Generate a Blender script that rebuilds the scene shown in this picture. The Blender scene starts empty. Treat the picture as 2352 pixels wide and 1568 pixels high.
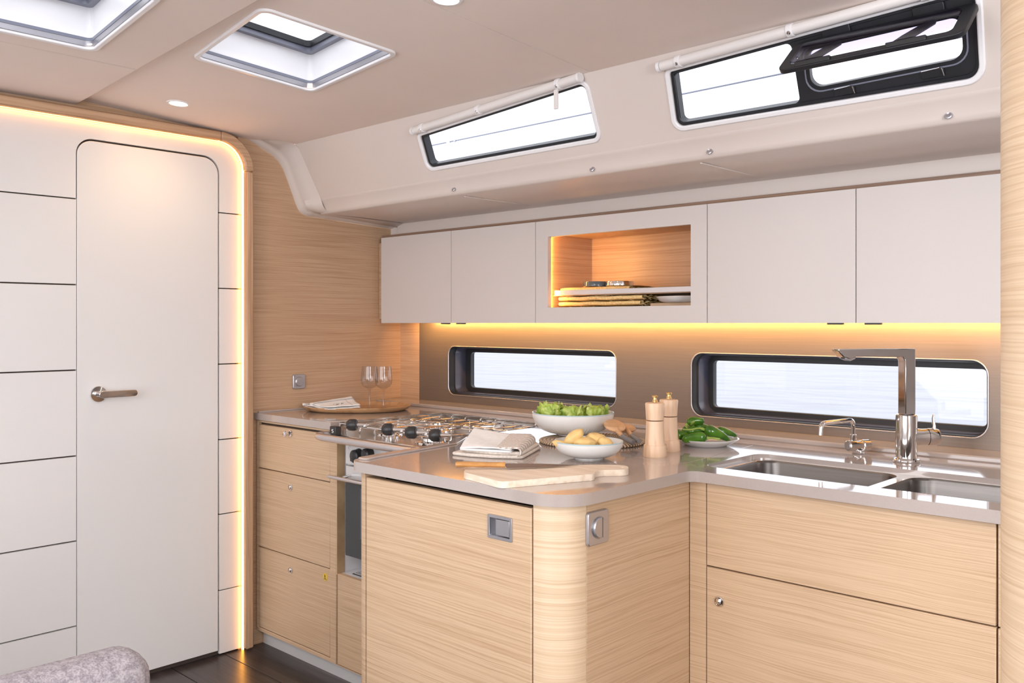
import bpy, bmesh, math, random
from mathutils import Vector, Matrix, noise
from mathutils.geometry import tessellate_polygon
random.seed(7)
SC = bpy.context.scene
COL = SC.collection
PI = math.pi
EYE = 1.24                      # eye height above the cabin floor; the wall units start at eye height

# ---------------------------------------------------------------- camera
cam_d = bpy.data.cameras.new('camera')
cam_d.sensor_width = 36.0
cam_d.lens = 36.0 * 2059.0 / 2352.0
cam_d.shift_y = -42.0 / 2352.0
cam_d.clip_start = 0.02
cam = bpy.data.objects.new('camera', cam_d)
COL.objects.link(cam)
cam.location = (0, 0, EYE)
cam.rotation_euler = (PI / 2, 0, math.atan2(0.6873, 0.7263))
SC.camera = cam

# ---------------------------------------------------------------- world, exposure, large lights
SC.view_settings.view_transform = 'Standard'
SC.view_settings.look = 'None'
SC.view_settings.gamma = 1.0
SC.view_settings.use_curve_mapping = False
SC.view_settings.exposure = 1.0

world = bpy.data.worlds.new('overcast_sky')
SC.world = world
world.use_nodes = True
wn = world.node_tree
bg = wn.nodes['Background']
bg.inputs[0].default_value = (0.93, 0.95, 1.0, 1)
bg.inputs[1].default_value = 1.15


def area(name, loc, target, sx, sy, power, color=(1, 1, 1), spread=PI):
    d = bpy.data.lights.new(name, 'AREA')
    d.shape = 'RECTANGLE'
    d.size = sx
    d.size_y = sy
    d.energy = power
    d.color = color
    d.spread = spread
    o = bpy.data.objects.new(name, d)
    COL.objects.link(o)
    o.location = loc
    v = Vector(target) - Vector(loc)
    o.rotation_euler = v.to_track_quat('-Z', 'Y').to_euler()
    return o


def portal(name, loc, target, sx, sy):
    o = area(name, loc, target, sx, sy, 1)
    o.data.cycles.is_portal = True
    return o


area('far_side_fill', (-0.9, -2.05, 1.25), (-1.3, 1.5, 0.85), 3.6, 1.5, 42, (0.93, 0.96, 1.0))  # added fill light behind the camera, no window openings modelled
area('aft_end_fill', (1.45, 0.2, 1.35), (-1.5, 1.2, 0.8), 1.2, 1.3, 30, (0.95, 0.97, 1.0))  # unseen fill added to brighten the door wall and peninsula side
area('overhead_fill', (-0.9, -0.35, 1.955), (-0.9, -0.35, 0.0), 1.0, 0.6, 12, (0.95, 0.97, 1.0))  # added overhead fill, no skylight is built around it
portal('sky_portal_1', (-2.35, 2.80, 1.035), (-2.35, 0, 1.035), 0.9, 0.26)
portal('sky_portal_2', (-1.15, 2.80, 1.035), (-1.15, 0, 1.035), 1.0, 0.26)
portal('sky_portal_3', (-1.95, 2.13, 1.86), (-1.95, 1.3, 1.45), 0.85, 0.2)
portal('sky_portal_4', (-0.95, 2.13, 1.86), (-0.95, 1.3, 1.45), 0.85, 0.2)
portal('sky_portal_5', (-2.11, 1.36, 2.14), (-2.11, 1.36, 0), 0.5, 0.42)
portal('sky_portal_6', (-2.15, 0.73, 2.14), (-2.15, 0.73, 0), 0.6, 0.42)


# ---------------------------------------------------------------- mesh builder
def fill2d(loops):
    if len(loops) == 1:
        return [tuple(range(len(loops[0])))]
    bm = bmesh.new()
    k = 0
    for l in loops:
        vs = [bm.verts.new((p[0], p[1], 0)) for p in l]
        for i in range(len(vs)):
            bm.edges.new((vs[i], vs[(i + 1) % len(vs)]))
    bm.verts.index_update()
    bmesh.ops.triangle_fill(bm, use_beauty=True, use_dissolve=False, edges=bm.edges[:], normal=(0, 0, 1))
    out = [tuple(v.index for v in f.verts) for f in bm.faces]
    bm.free()
    return out



class MB:
    def __init__(s):
        s.v = []
        s.f = []

    def add(s, vs, fs):
        n = len(s.v)
        s.v += [Vector(p) for p in vs]
        s.f += [tuple(i + n for i in f) for f in fs]
        return s

    def box(s, x0, x1, y0, y1, z0, z1):
        return s.add([(x0, y0, z0), (x1, y0, z0), (x1, y1, z0), (x0, y1, z0), (x0, y0, z1), (x1, y0, z1), (x1, y1, z1), (x0, y1, z1)],
                     [(0, 3, 2, 1), (4, 5, 6, 7), (0, 1, 5, 4), (1, 2, 6, 5), (2, 3, 7, 6), (3, 0, 4, 7)])

    def plate(s, outer, holes, O, U, V, th):
        O, U, V = Vector(O), Vector(U), Vector(V)
        N = U.cross(V).normalized() * th
        loops = [outer] + list(holes)
        flat = [p for l in loops for p in l]
        tri = fill2d(loops)
        A = [O + U * p[0] + V * p[1] for p in flat]
        n = len(flat)
        fs = [tuple(t) for t in tri] + [tuple(i + n for i in reversed(t)) for t in tri]
        k = 0
        for l in loops:
            m = len(l)
            for i in range(m):
                a, b = k + i, k + (i + 1) % m
                fs.append((a, b, b + n, a + n))
            k += m
        return s.add(A + [a + N for a in A], fs)

    def lathe(s, prof, c=(0, 0, 0), seg=32, axis='Z', M=None):
        c = Vector(c)
        vs = []
        for r, h in prof:
            for i in range(seg):
                a = 2 * PI * i / seg
                x, y = r * math.cos(a), r * math.sin(a)
                p = {'Z': (x, y, h), 'Y': (x, h, y), 'X': (h, x, y)}[axis]
                p = Vector(p)
                if M is not None:
                    p = M @ p
                vs.append(c + p)
        fs = []
        for j in range(len(prof) - 1):
            for i in range(seg):
                k = (i + 1) % seg
                fs.append((j * seg + i, j * seg + k, (j + 1) * seg + k, (j + 1) * seg + i))
        if prof[0][0] > 1e-6:
            fs.append(tuple(range(seg)))
        if prof[-1][0] > 1e-6:
            fs.append(tuple((len(prof) - 1) * seg + i for i in range(seg)))
        return s.add(vs, fs)

    def tube(s, pts, r, seg=10, closed=False, flat=1.0):
        pts = [Vector(p) for p in pts]
        n = len(pts)
        rr = r if isinstance(r, (list, tuple)) else [r] * n
        vs = []
        up = Vector((0, 0, 1))
        prev = None
        for i, p in enumerate(pts):
            a = pts[(i - 1) % n] if (closed or i > 0) else p
            b = pts[(i + 1) % n] if (closed or i < n - 1) else p
            t = (b - a).normalized()
            if prev is None:
                x = t.cross(up)
                if x.length < 1e-3:
                    x = t.cross(Vector((1, 0, 0)))
            else:
                x = prev - t * prev.dot(t)
            x.normalize()
            prev = x
            y = t.cross(x)
            for k in range(seg):
                q = 2 * PI * k / seg
                vs.append(p + x * math.cos(q) * rr[i] + y * math.sin(q) * rr[i] * flat)
        fs = []
        for j in range(n if closed else n - 1):
            j2 = (j + 1) % n
            for k in range(seg):
                k2 = (k + 1) % seg
                fs.append((j * seg + k, j * seg + k2, j2 * seg + k2, j2 * seg + k))
        if not closed:
            fs.append(tuple(range(seg)))
            fs.append(tuple((n - 1) * seg + k for k in range(seg)))
        return s.add(vs, fs)

    def extrude_x(s, prof, x0, x1, closed=False):
        """open profile of (y, z) points swept along X"""
        n = len(prof)
        vs = [(x0, y, z) for y, z in prof] + [(x1, y, z) for y, z in prof]
        fs = [(i, i + 1, n + i + 1, n + i) for i in range(n - 1)]
        if closed:
            fs += [(n - 1, 0, n, 2 * n - 1), tuple(range(n)), tuple(range(n, 2 * n))]
        return s.add(vs, fs)

    def grid(s, fn, nu, nv):
        vs = [fn(i / (nu - 1), j / (nv - 1)) for j in range(nv) for i in range(nu)]
        fs = [(j * nu + i, j * nu + i + 1, (j + 1) * nu + i + 1, (j + 1) * nu + i) for j in range(nv - 1) for i in range(nu - 1)]
        return s.add(vs, fs)

    def blob(s, c, rad, sub=3, M=None, amp=0.0, fr=20.0):
        bm = bmesh.new()
        bmesh.ops.create_icosphere(bm, subdivisions=sub, radius=1)
        vs = []
        for v in bm.verts:
            p = Vector((v.co.x * rad[0], v.co.y * rad[1], v.co.z * rad[2]))
            if amp:
                p *= 1 + amp * noise.noise(v.co * fr + Vector(c) * 31)
            if M is not None:
                p = M @ p
            vs.append(Vector(c) + p)
        fs = [tuple(v.index for v in f.verts) for f in bm.faces]
        bm.free()
        return s.add(vs, fs)


ORG = {}


def thing(name, label, cat, loc, group=None):
    o = bpy.data.objects.new(name, None)
    o.empty_display_size = 0.05
    COL.objects.link(o)
    o.location = loc
    ORG[o.name] = Vector(loc)
    o['label'] = label
    o['category'] = cat
    if group:
        o['group'] = group
    return o


def obj(mb, name, mat, parent=None, bevel=0.0, label=None, cat=None, group=None, kind=None, loc=None, angle=32, seg=2, solid=0.0, recalc=True, sub=0):
    if parent is not None:
        org = ORG[parent.name]
    elif loc is not None:
        org = Vector(loc)
    else:
        xs = [p.x for p in mb.v]; ys = [p.y for p in mb.v]; zs = [p.z for p in mb.v]
        org = Vector(((min(xs) + max(xs)) / 2, (min(ys) + max(ys)) / 2, min(zs)))
    me = bpy.data.meshes.new(name)
    me.from_pydata([p - org for p in mb.v], [], mb.f)
    if recalc:
        bm = bmesh.new()
        bm.from_mesh(me)
        bmesh.ops.recalc_face_normals(bm, faces=bm.faces)
        bm.to_mesh(me)
        bm.free()
    me.shade_smooth()
    me.set_sharp_from_angle(angle=math.radians(angle))
    if mat is not None:
        me.materials.append(mat)
    o = bpy.data.objects.new(name, me)
    COL.objects.link(o)
    if parent is not None:
        o.parent = parent
    else:
        o.location = org
    ORG[o.name] = org
    if solid:
        m = o.modifiers.new('thickness', 'SOLIDIFY')
        m.thickness = solid
        m.offset = 0
    if sub:
        m = o.modifiers.new('smooth', 'SUBSURF')
        m.levels = sub
        m.render_levels = sub
    if bevel:
        m = o.modifiers.new('edge', 'BEVEL')
        m.width = bevel
        m.segments = seg
        m.limit_method = 'ANGLE'
        m.angle_limit = math.radians(40)
    if label:
        o['label'] = label
    if cat:
        o['category'] = cat
    if group:
        o['group'] = group
    if kind:
        o['kind'] = kind
    return o


def B(x0, x1, y0, y1, z0, z1):
    return MB().box(x0, x1, y0, y1, z0, z1)


def rr(x0, y0, x1, y1, r, seg=6):
    if not isinstance(r, (list, tuple)):
        r = [r] * 4
    return rp([(x0, y0), (x1, y0), (x1, y1), (x0, y1)], r, seg)


def rp(pts, r, seg=6):
    """round the corners of a polygon"""
    n = len(pts)
    if not isinstance(r, (list, tuple)):
        r = [r] * n
    out = []
    for i in range(n):
        p = Vector(pts[i]).to_2d() if len(pts[i]) > 2 else Vector(pts[i])
        a = Vector(pts[i - 1]); b = Vector(pts[(i + 1) % n])
        if r[i] <= 0:
            out.append((p.x, p.y)); continue
        da, db = (a - p).normalized(), (b - p).normalized()
        ang = da.angle(db)
        d = r[i] / math.tan(ang / 2)
        d = min(d, (a - p).length * .499, (b - p).length * .499)
        rad = d * math.tan(ang / 2)
        c = p + (da + db).normalized() * (rad / math.sin(ang / 2))
        p0, p1 = p + da * d, p + db * d
        a0 = math.atan2(p0.y - c.y, p0.x - c.x)
        a1 = math.atan2(p1.y - c.y, p1.x - c.x)
        dl = a1 - a0
        while dl > PI: dl -= 2 * PI
        while dl < -PI: dl += 2 * PI
        for k in range(seg + 1):
            t = a0 + dl * k / seg
            out.append((c.x + rad * math.cos(t), c.y + rad * math.sin(t)))
    return out


def fillet(pts, r, seg=5):
    """round the inner points of a 3-D polyline"""
    pts = [Vector(p) for p in pts]
    out = [pts[0]]
    for i in range(1, len(pts) - 1):
        p = pts[i]
        a, b = (pts[i - 1] - p), (pts[i + 1] - p)
        d = min(r, a.length * .49, b.length * .49)
        p0, p1 = p + a.normalized() * d, p + b.normalized() * d
        for k in range(seg + 1):
            t = k / seg
            out.append(p0 * (1 - t) ** 2 + p * 2 * t * (1 - t) + p1 * t * t)
    out.append(pts[-1])
    return out


# ---------------------------------------------------------------- materials
def new_mat(name):
    m = bpy.data.materials.new(name)
    m.use_nodes = True
    return m, m.node_tree, m.node_tree.nodes['Principled BSDF']


def setp(b, color=None, rough=None, metal=None, **k):
    if color is not None: b.inputs['Base Color'].default_value = (*color, 1)
    if rough is not None: b.inputs['Roughness'].default_value = rough
    if metal is not None: b.inputs['Metallic'].default_value = metal
    for n, v in k.items():
        b.inputs[n.replace('_', ' ')].default_value = v


def tex(nt, kind, scale=(1, 1, 1), **k):
    tc = nt.nodes.new('ShaderNodeTexCoord')
    mp = nt.nodes.new('ShaderNodeMapping')
    mp.inputs['Scale'].default_value = scale
    nt.links.new(tc.outputs['Object'], mp.inputs['Vector'])
    t = nt.nodes.new(kind)
    nt.links.new(mp.outputs[0], t.inputs['Vector'])
    for n, v in k.items():
        t.inputs[n.replace('_', ' ')].default_value = v
    return t


def ramp(nt, src, stops):
    r = nt.nodes.new('ShaderNodeValToRGB')
    e = r.color_ramp.elements
    while len(e) < len(stops): e.new(0.5)
    for i, (p, c) in enumerate(stops):
        e[i].position = p
        e[i].color = (*c, 1)
    nt.links.new(src, r.inputs[0])
    return r


def bump(nt, b, src, strength, dist=0.002):
    bp = nt.nodes.new('ShaderNodeBump')
    bp.inputs['Strength'].default_value = strength
    bp.inputs['Distance'].default_value = dist
    nt.links.new(src, bp.inputs['Height'])
    nt.links.new(bp.outputs[0], b.inputs['Normal'])


def plain(name, color, rough=0.4, metal=0.0, vary=0.03, vs=6.0, bs=0.0, bsc=400.0, **k):
    m, nt, b = new_mat(name)
    setp(b, color, rough, metal, **k)
    n = tex(nt, 'ShaderNodeTexNoise', (1, 1, 1), Scale=vs, Detail=3.0)
    lo = tuple(max(0, c * (1 - vary)) for c in color); hi = tuple(min(1, c * (1 + vary)) for c in color)
    r = ramp(nt, n.outputs[0], [(0.3, lo), (0.7, hi)])
    nt.links.new(r.outputs[0], b.inputs['Base Color'])
    if bs:
        n2 = tex(nt, 'ShaderNodeTexNoise', (1, 1, 1), Scale=bsc, Detail=2.0)
        bump(nt, b, n2.outputs[0], bs, 0.001)
    return m


def wood(name, light, dark, along=(2.2, 2.2, 290), rough=0.42, contrast=1.0, bstr=0.12, bend=0.007):
    """fine-lined oak: noise stretched along the grain, bent by a slow noise"""
    m, nt, b = new_mat(name)
    L = nt.links
    tc = nt.nodes.new('ShaderNodeTexCoord')
    slow = nt.nodes.new('ShaderNodeTexNoise')
    mp0 = nt.nodes.new('ShaderNodeMapping')
    sc0 = tuple(3.0 if a < 10 else 8.0 for a in along)
    mp0.inputs['Scale'].default_value = sc0
    L.new(tc.outputs['Object'], mp0.inputs[0]); L.new(mp0.outputs[0], slow.inputs['Vector'])
    slow.inputs['Scale'].default_value = 1.3; slow.inputs['Detail'].default_value = 3
    sub = nt.nodes.new('ShaderNodeVectorMath'); sub.operation = 'SUBTRACT'
    L.new(slow.outputs['Color'], sub.inputs[0]); sub.inputs[1].default_value = (.5, .5, .5)
    mul = nt.nodes.new('ShaderNodeVectorMath'); mul.operation = 'SCALE'
    L.new(sub.outputs[0], mul.inputs[0]); mul.inputs['Scale'].default_value = bend * 2
    add = nt.nodes.new('ShaderNodeVectorMath'); add.operation = 'ADD'
    L.new(tc.outputs['Object'], add.inputs[0]); L.new(mul.outputs[0], add.inputs[1])
    mp = nt.nodes.new('ShaderNodeMapping'); mp.inputs['Scale'].default_value = along
    L.new(add.outputs[0], mp.inputs[0])
    n1 = nt.nodes.new('ShaderNodeTexNoise'); n1.inputs['Scale'].default_value = 1.0; n1.inputs['Detail'].default_value = 5; n1.inputs['Roughness'].default_value = .55
    L.new(mp.outputs[0], n1.inputs['Vector'])
    mp2 = nt.nodes.new('ShaderNodeMapping'); mp2.inputs['Scale'].default_value = tuple(a * (2.2 if a > 10 else 2.5) for a in along)
    L.new(add.outputs[0], mp2.inputs[0])
    n2 = nt.nodes.new('ShaderNodeTexNoise'); n2.inputs['Scale'].default_value = 1.0; n2.inputs['Detail'].default_value = 3
    L.new(mp2.outputs[0], n2.inputs['Vector'])
    mid = tuple((a * .45 + c * .55) for a, c in zip(dark, light))
    c0 = 0.5 - 0.17 / contrast
    r1 = ramp(nt, n1.outputs[0], [(c0, dark), (0.47, mid), (0.54, light)])
    r2 = ramp(nt, n2.outputs[0], [(0.36, (.88, .85, .82)), (0.54, (1, 1, 1))])
    mx = nt.nodes.new('ShaderNodeMix'); mx.data_type = 'RGBA'; mx.blend_type = 'MULTIPLY'
    mx.inputs[0].default_value = 0.9
    L.new(r1.outputs[0], mx.inputs[6]); L.new(r2.outputs[0], mx.inputs[7])
    L.new(mx.outputs[2], b.inputs['Base Color'])
    b.inputs['Roughness'].default_value = rough
    bump(nt, b, n2.outputs[0], bstr, 0.001)
    return m


M = {}
OAK_L, OAK_D = (0.65, 0.465, 0.305), (0.54, 0.36, 0.22)
M['oak'] = wood('oak_veneer', OAK_L, OAK_D)
M['oak_wall'] = wood('oak_wall_veneer', (0.565, 0.375, 0.24), (0.455, 0.28, 0.165), rough=.4, along=(2.2, 2.2, 320))
M['oak_trim'] = wood('oak_trim', (0.58, 0.375, 0.235), (0.42, 0.245, 0.14), along=(60, 60, 1.5), bend=.006, contrast=.8)
M['oak_trim_h'] = wood('oak_trim_level', (0.58, 0.375, 0.235), (0.42, 0.245, 0.14), along=(60, 1.5, 60), bend=.006, contrast=.8)
M['oak_pale'] = wood('pale_oak_post', (0.74, 0.57, 0.395), (0.66, 0.475, 0.31), along=(1.2, 1.2, 190), contrast=.9)
M['ply'] = wood('plywood_edge', (0.60, 0.42, 0.24), (0.35, 0.22, 0.11), along=(200, 3, 3), bend=0.0)
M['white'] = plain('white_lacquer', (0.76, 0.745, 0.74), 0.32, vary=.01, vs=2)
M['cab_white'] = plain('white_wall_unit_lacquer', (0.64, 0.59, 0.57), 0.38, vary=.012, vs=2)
M['ceil'] = plain('ceiling_vinyl', (0.89, 0.78, 0.72), 0.75, vary=.02, vs=3, bs=.15, bsc=900)
M['mould'] = plain('moulded_gelcoat', (0.70, 0.62, 0.575), 0.38, vary=.015, vs=3)
M['gasket'] = plain('black_rubber_gasket', (0.008, 0.008, 0.010), 0.6)
M['dark'] = plain('dark_gap', (0.07, 0.05, 0.04), 0.8)
M['win_frame'] = plain('black_window_frame', (0.012, 0.013, 0.017), 0.42, vary=.2, vs=15)
M['reveal'] = plain('dark_window_reveal', (0.05, 0.05, 0.075), 0.22, vary=.1)
M['grey_frame'] = plain('grey_window_rim', (0.20, 0.21, 0.27), 0.3)
M['trim_white'] = plain('white_trim', (0.86, 0.85, 0.87), 0.3, vary=.01)
M['blind'] = plain('white_blind_cassette', (0.80, 0.765, 0.75), 0.35, vary=.02)
M['worktop'] = plain('greige_composite_worktop', (0.44, 0.375, 0.345), 0.09, vary=.02, vs=300, Specular_IOR_Level=0.9, Coat_Weight=0.35, Coat_Roughness=0.03)
M['chrome'] = plain('polished_chrome', (0.80, 0.78, 0.77), 0.06, 1.0, vary=.01)
M['steel'] = plain('polished_stainless', (0.66, 0.63, 0.60), 0.13, 1.0, vary=.05, vs=20)
M['satin'] = plain('satin_nickel', (0.50, 0.49, 0.52), 0.33, 0.85, vary=.02)
M['black'] = plain('black_plastic', (0.022, 0.022, 0.024), 0.38)
M['oven_glass'] = plain('dark_oven_glass', (0.045, 0.047, 0.05), 0.1)
M['silver'] = plain('silver_paint', (0.68, 0.67, 0.67), 0.35, 0.2)
M['grey_grip'] = plain('grey_silicone', (0.22, 0.21, 0.21), 0.55)
M['ceramic'] = plain('white_glazed_ceramic', (0.80, 0.79, 0.77), 0.12, vary=.02)
M['rim_blue'] = plain('pale_blue_glaze', (0.45, 0.60, 0.64), 0.15)
M['brass'] = plain('brass', (0.80, 0.55, 0.22), 0.22, 1.0)
M['mill'] = wood('beech', (0.82, 0.58, 0.40), (0.66, 0.42, 0.26), along=(45, 45, 3), rough=.4, contrast=.8)
M['beech'] = wood('beech_spoon', (0.78, 0.48, 0.27), (0.60, 0.33, 0.16), along=(5, 5, 60), rough=.45, contrast=.7)
M['oak_shaded'] = wood('shade_darkened_oak', (0.30, 0.19, 0.13), (0.20, 0.12, 0.08), along=(1.5, 1.5, 125))  # oak with shade put into its colour, for the board above the units
M['board'] = wood('pale_beech_board', (0.88, 0.75, 0.61), (0.78, 0.62, 0.47), along=(3, 40, 40), rough=.5, contrast=.7)
M['handle'] = wood('olive_wood_handle', (0.70, 0.36, 0.12), (0.42, 0.19, 0.05), along=(20, 4, 30), rough=.35)
M['tray'] = wood('moulded_wood_tray', (0.56, 0.33, 0.17), (0.36, 0.19, 0.085), along=(24, 3, 24), rough=.38)
M['yellow'] = plain('yellow_sticker', (0.75, 0.50, 0.05), 0.4)
M['ink'] = plain('black_ink', (0.03, 0.03, 0.035), 0.5)
M['blue_ink'] = plain('blue_grey_thread', (0.12, 0.16, 0.22), 0.8)
M['linen'] = plain('white_linen', (0.93, 0.92, 0.91), 0.9, vary=.04, vs=60, bs=.5, bsc=1500)
M['potato'] = plain('peeled_potato', (0.80, 0.55, 0.22), 0.5, vary=.12, vs=40, bs=.2, bsc=120, Subsurface_Weight=0.1, Subsurface_Scale=0.01)
M['stem'] = plain('pepper_stem', (0.30, 0.42, 0.07), 0.45, vary=.1, vs=30)
M['burlap'] = plain('lit_jute_placemat', (0.85, 0.60, 0.28), 0.9, vary=.25, vs=220, bs=1.0, bsc=500)  # jute brightened in colour to carry the glow of the niche strip
M['smoke_glass'] = plain('dark_smoked_glass', (0.08, 0.10, 0.12), 0.08)
M['white_mark'] = plain('white_paint_mark', (0.8, 0.8, 0.8), 0.5)

# knitted towel, striped
def knit():
    m, nt, b = new_mat('knitted_cotton')
    L = nt.links
    w = tex(nt, 'ShaderNodeTexWave', (0.74, 0.67, 0.0), Scale=34.0, Distortion=0.5)
    r = ramp(nt, w.outputs['Fac'], [(0.12, (0.56, 0.44, 0.36)), (0.4, (0.82, 0.77, 0.72))])
    L.new(r.outputs[0], b.inputs['Base Color'])
    b.inputs['Roughness'].default_value = .95
    v = tex(nt, 'ShaderNodeTexVoronoi', (1, 1, 1.6), Scale=190.0)
    bump(nt, b, v.outputs['Distance'], .9, .003)
    return m
M['knit'] = knit()
M['knit_plain'] = plain('plain_knitted_cotton', (0.74, 0.66, 0.59), .95, vary=.12, vs=150, bs=1.0, bsc=260)

def lettuce_mat():
    m, nt, b = new_mat('lettuce_leaf')
    n = tex(nt, 'ShaderNodeTexNoise', (1, 1, 1), Scale=28.0, Detail=4.0, Distortion=1.0)
    r = ramp(nt, n.outputs[0], [(0.32, (0.16, 0.29, 0.03)), (0.5, (0.42, 0.52, 0.09)), (0.68, (0.68, 0.72, 0.28))])
    nt.links.new(r.outputs[0], b.inputs['Base Color'])
    setp(b, rough=.42, Subsurface_Weight=0.1, Subsurface_Scale=0.01)
    n2 = tex(nt, 'ShaderNodeTexNoise', (1, 1, 1), Scale=90.0, Detail=4.0)
    bump(nt, b, n2.outputs[0], .7, .004)
    return m
M['lettuce'] = lettuce_mat()

def pepper_mat():
    m, nt, b = new_mat('green_pepper_skin')
    n = tex(nt, 'ShaderNodeTexNoise', (1, 1, 1), Scale=18.0, Detail=2.0)
    r = ramp(nt, n.outputs[0], [(0.35, (0.025, 0.11, 0.006)), (0.6, (0.09, 0.25, 0.012)), (0.75, (0.26, 0.38, 0.02))])
    nt.links.new(r.outputs[0], b.inputs['Base Color'])
    setp(b, rough=.16, Specular_IOR_Level=.7)
    return m
M['pepper'] = pepper_mat()

def mat_weave():
    m, nt, b = new_mat('woven_seagrass')
    L = nt.links
    tc = nt.nodes.new('ShaderNodeTexCoord')
    sp = nt.nodes.new('ShaderNodeSeparateXYZ')
    L.new(tc.outputs['Object'], sp.inputs[0])
    at = nt.nodes.new('ShaderNodeMath'); at.operation = 'ARCTAN2'
    L.new(sp.outputs[0], at.inputs[0]); L.new(sp.outputs[1], at.inputs[1])
    ln = nt.nodes.new('ShaderNodeVectorMath'); ln.operation = 'LENGTH'
    L.new(tc.outputs['Object'], ln.inputs[0])
    k = nt.nodes.new('ShaderNodeMath'); k.operation = 'MULTIPLY'; k.inputs[1].default_value = 110
    L.new(ln.outputs['Value'], k.inputs[0])
    a = nt.nodes.new('ShaderNodeMath'); a.operation = 'MULTIPLY_ADD'; a.inputs[1].default_value = 84
    L.new(at.outputs[0], a.inputs[0]); L.new(k.outputs[0], a.inputs[2])
    s = nt.nodes.new('ShaderNodeMath'); s.operation = 'SINE'
    L.new(a.outputs[0], s.inputs[0])
    mr = nt.nodes.new('ShaderNodeMapRange'); mr.inputs['From Min'].default_value = -1
    L.new(s.outputs[0], mr.inputs[0])
    r = ramp(nt, mr.outputs[0], [(0.3, (0.24, 0.13, 0.07)), (0.5, (0.72, 0.60, 0.44))])
    L.new(r.outputs[0], b.inputs['Base Color'])
    b.inputs['Roughness'].default_value = .7
    bump(nt, b, mr.outputs[0], .6, .003)
    return m
M['weave'] = mat_weave()

def brushed(name, col, rough, scale, metal=1.0, bs=.08):
    m, nt, b = new_mat(name)
    n = tex(nt, 'ShaderNodeTexNoise', scale, Scale=1.0, Detail=4.0)
    r = ramp(nt, n.outputs[0], [(0.3, tuple(c * .9 for c in col)), (0.7, tuple(c * 1.08 for c in col))])
    nt.links.new(r.outputs[0], b.inputs['Base Color'])
    setp(b, rough=rough, metal=metal)
    bump(nt, b, n.outputs[0], bs, .0006)
    return m
M['splash'] = brushed('brushed_bronze_laminate', (0.20, 0.16, 0.135), .36, (4, 4, 700), metal=.45)
M['sink'] = brushed('brushed_sink_steel', (0.20, 0.185, 0.175), .36, (6, 6, 300), bs=.05)
M['rail'] = brushed('brushed_shelf_rail', (0.66, 0.62, 0.62), .28, (4, 4, 900))

def floor_mat():
    m, nt, b = new_mat('dark_grey_laminate_floor')
    n = tex(nt, 'ShaderNodeTexNoise', (2.0, 70, 1), Scale=1.0, Detail=5.0)
    r = ramp(nt, n.outputs[0], [(0.3, (0.022, 0.018, 0.018)), (0.62, (0.062, 0.050, 0.048)), (0.74, (0.15, 0.13, 0.12))])
    nt.links.new(r.outputs[0], b.inputs['Base Color'])
    setp(b, rough=.3)
    bump(nt, b, n.outputs[0], .2, .001)
    return m
M['floor'] = floor_mat()

def fabric(name, c1, c2):
    m, nt, b = new_mat(name)
    n = tex(nt, 'ShaderNodeTexNoise', (1, 1, 1), Scale=300.0, Detail=3.0)
    n2 = tex(nt, 'ShaderNodeTexNoise', (90, 90, 90), Scale=1.0, Detail=2.0)
    mx = nt.nodes.new('ShaderNodeMath'); mx.operation = 'MULTIPLY_ADD'; mx.inputs[1].default_value = .5
    nt.links.new(n2.outputs[0], mx.inputs[0])
    h = nt.nodes.new('ShaderNodeMath'); h.operation = 'MULTIPLY'; h.inputs[1].default_value = .5
    nt.links.new(n.outputs[0], h.inputs[0]); nt.links.new(h.outputs[0], mx.inputs[2])
    r = ramp(nt, mx.outputs[0], [(0.4, c1), (0.6, c2)])
    nt.links.new(r.outputs[0], b.inputs['Base Color'])
    setp(b, rough=.95)
    bump(nt, b, n.outputs[0], .6, .002)
    return m
M['fabric'] = fabric('grey_upholstery', (0.22, 0.195, 0.215), (0.40, 0.365, 0.39))

def emit(name, col, st):
    m, nt, b = new_mat(name)
    setp(b, (0.1, 0.1, 0.1), .5)
    b.inputs['Emission Color'].default_value = (*col, 1)
    b.inputs['Emission Strength'].default_value = st
    return m
M['led'] = emit('warm_led_strip', (1.0, 0.40, 0.06), 7.5)
M['niche_led'] = emit('niche_led_strip', (1.0, 0.50, 0.12), 75.0)
M['lamp'] = emit('warm_lamp', (1.0, 0.86, 0.66), 9.0)

def pane_glass(name, tint=(1, 1, 1), ior=1.45):
    m, nt, b = new_mat(name)
    nt.nodes.remove(b)
    out = [n for n in nt.nodes if n.type == 'OUTPUT_MATERIAL'][0]
    t = nt.nodes.new('ShaderNodeBsdfTransparent'); t.inputs[0].default_value = (*tint, 1)
    g = nt.nodes.new('ShaderNodeBsdfGlossy'); g.inputs['Roughness'].default_value = .02
    f = nt.nodes.new('ShaderNodeFresnel'); f.inputs[0].default_value = ior
    x = nt.nodes.new('ShaderNodeMixShader')
    gm = nt.nodes.new('ShaderNodeNewGeometry')
    iv = nt.nodes.new('ShaderNodeMath'); iv.operation = 'SUBTRACT'; iv.inputs[0].default_value = 1.0
    nt.links.new(gm.outputs['Backfacing'], iv.inputs[1])
    mu = nt.nodes.new('ShaderNodeMath'); mu.operation = 'MULTIPLY'
    nt.links.new(f.outputs[0], mu.inputs[0]); nt.links.new(iv.outputs[0], mu.inputs[1])
    nt.links.new(mu.outputs[0], x.inputs[0]); nt.links.new(t.outputs[0], x.inputs[1]); nt.links.new(g.outputs[0], x.inputs[2])
    nt.links.new(x.outputs[0], out.inputs['Surface'])
    return m
M['pane'] = pane_glass('clear_window_glass', (0.97, 0.98, 1.0))
M['tint_pane'] = pane_glass('grey_tinted_glass', (0.72, 0.68, 0.80))

def wine_glass_mat():
    m, nt, b = new_mat('drinking_glass')
    setp(b, (1, 1, 1), .0, Transmission_Weight=1.0, IOR=1.45)
    return m
M['glass'] = pane_glass('clear_drinking_glass', (.95, .95, .955), ior=1.75)

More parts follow.
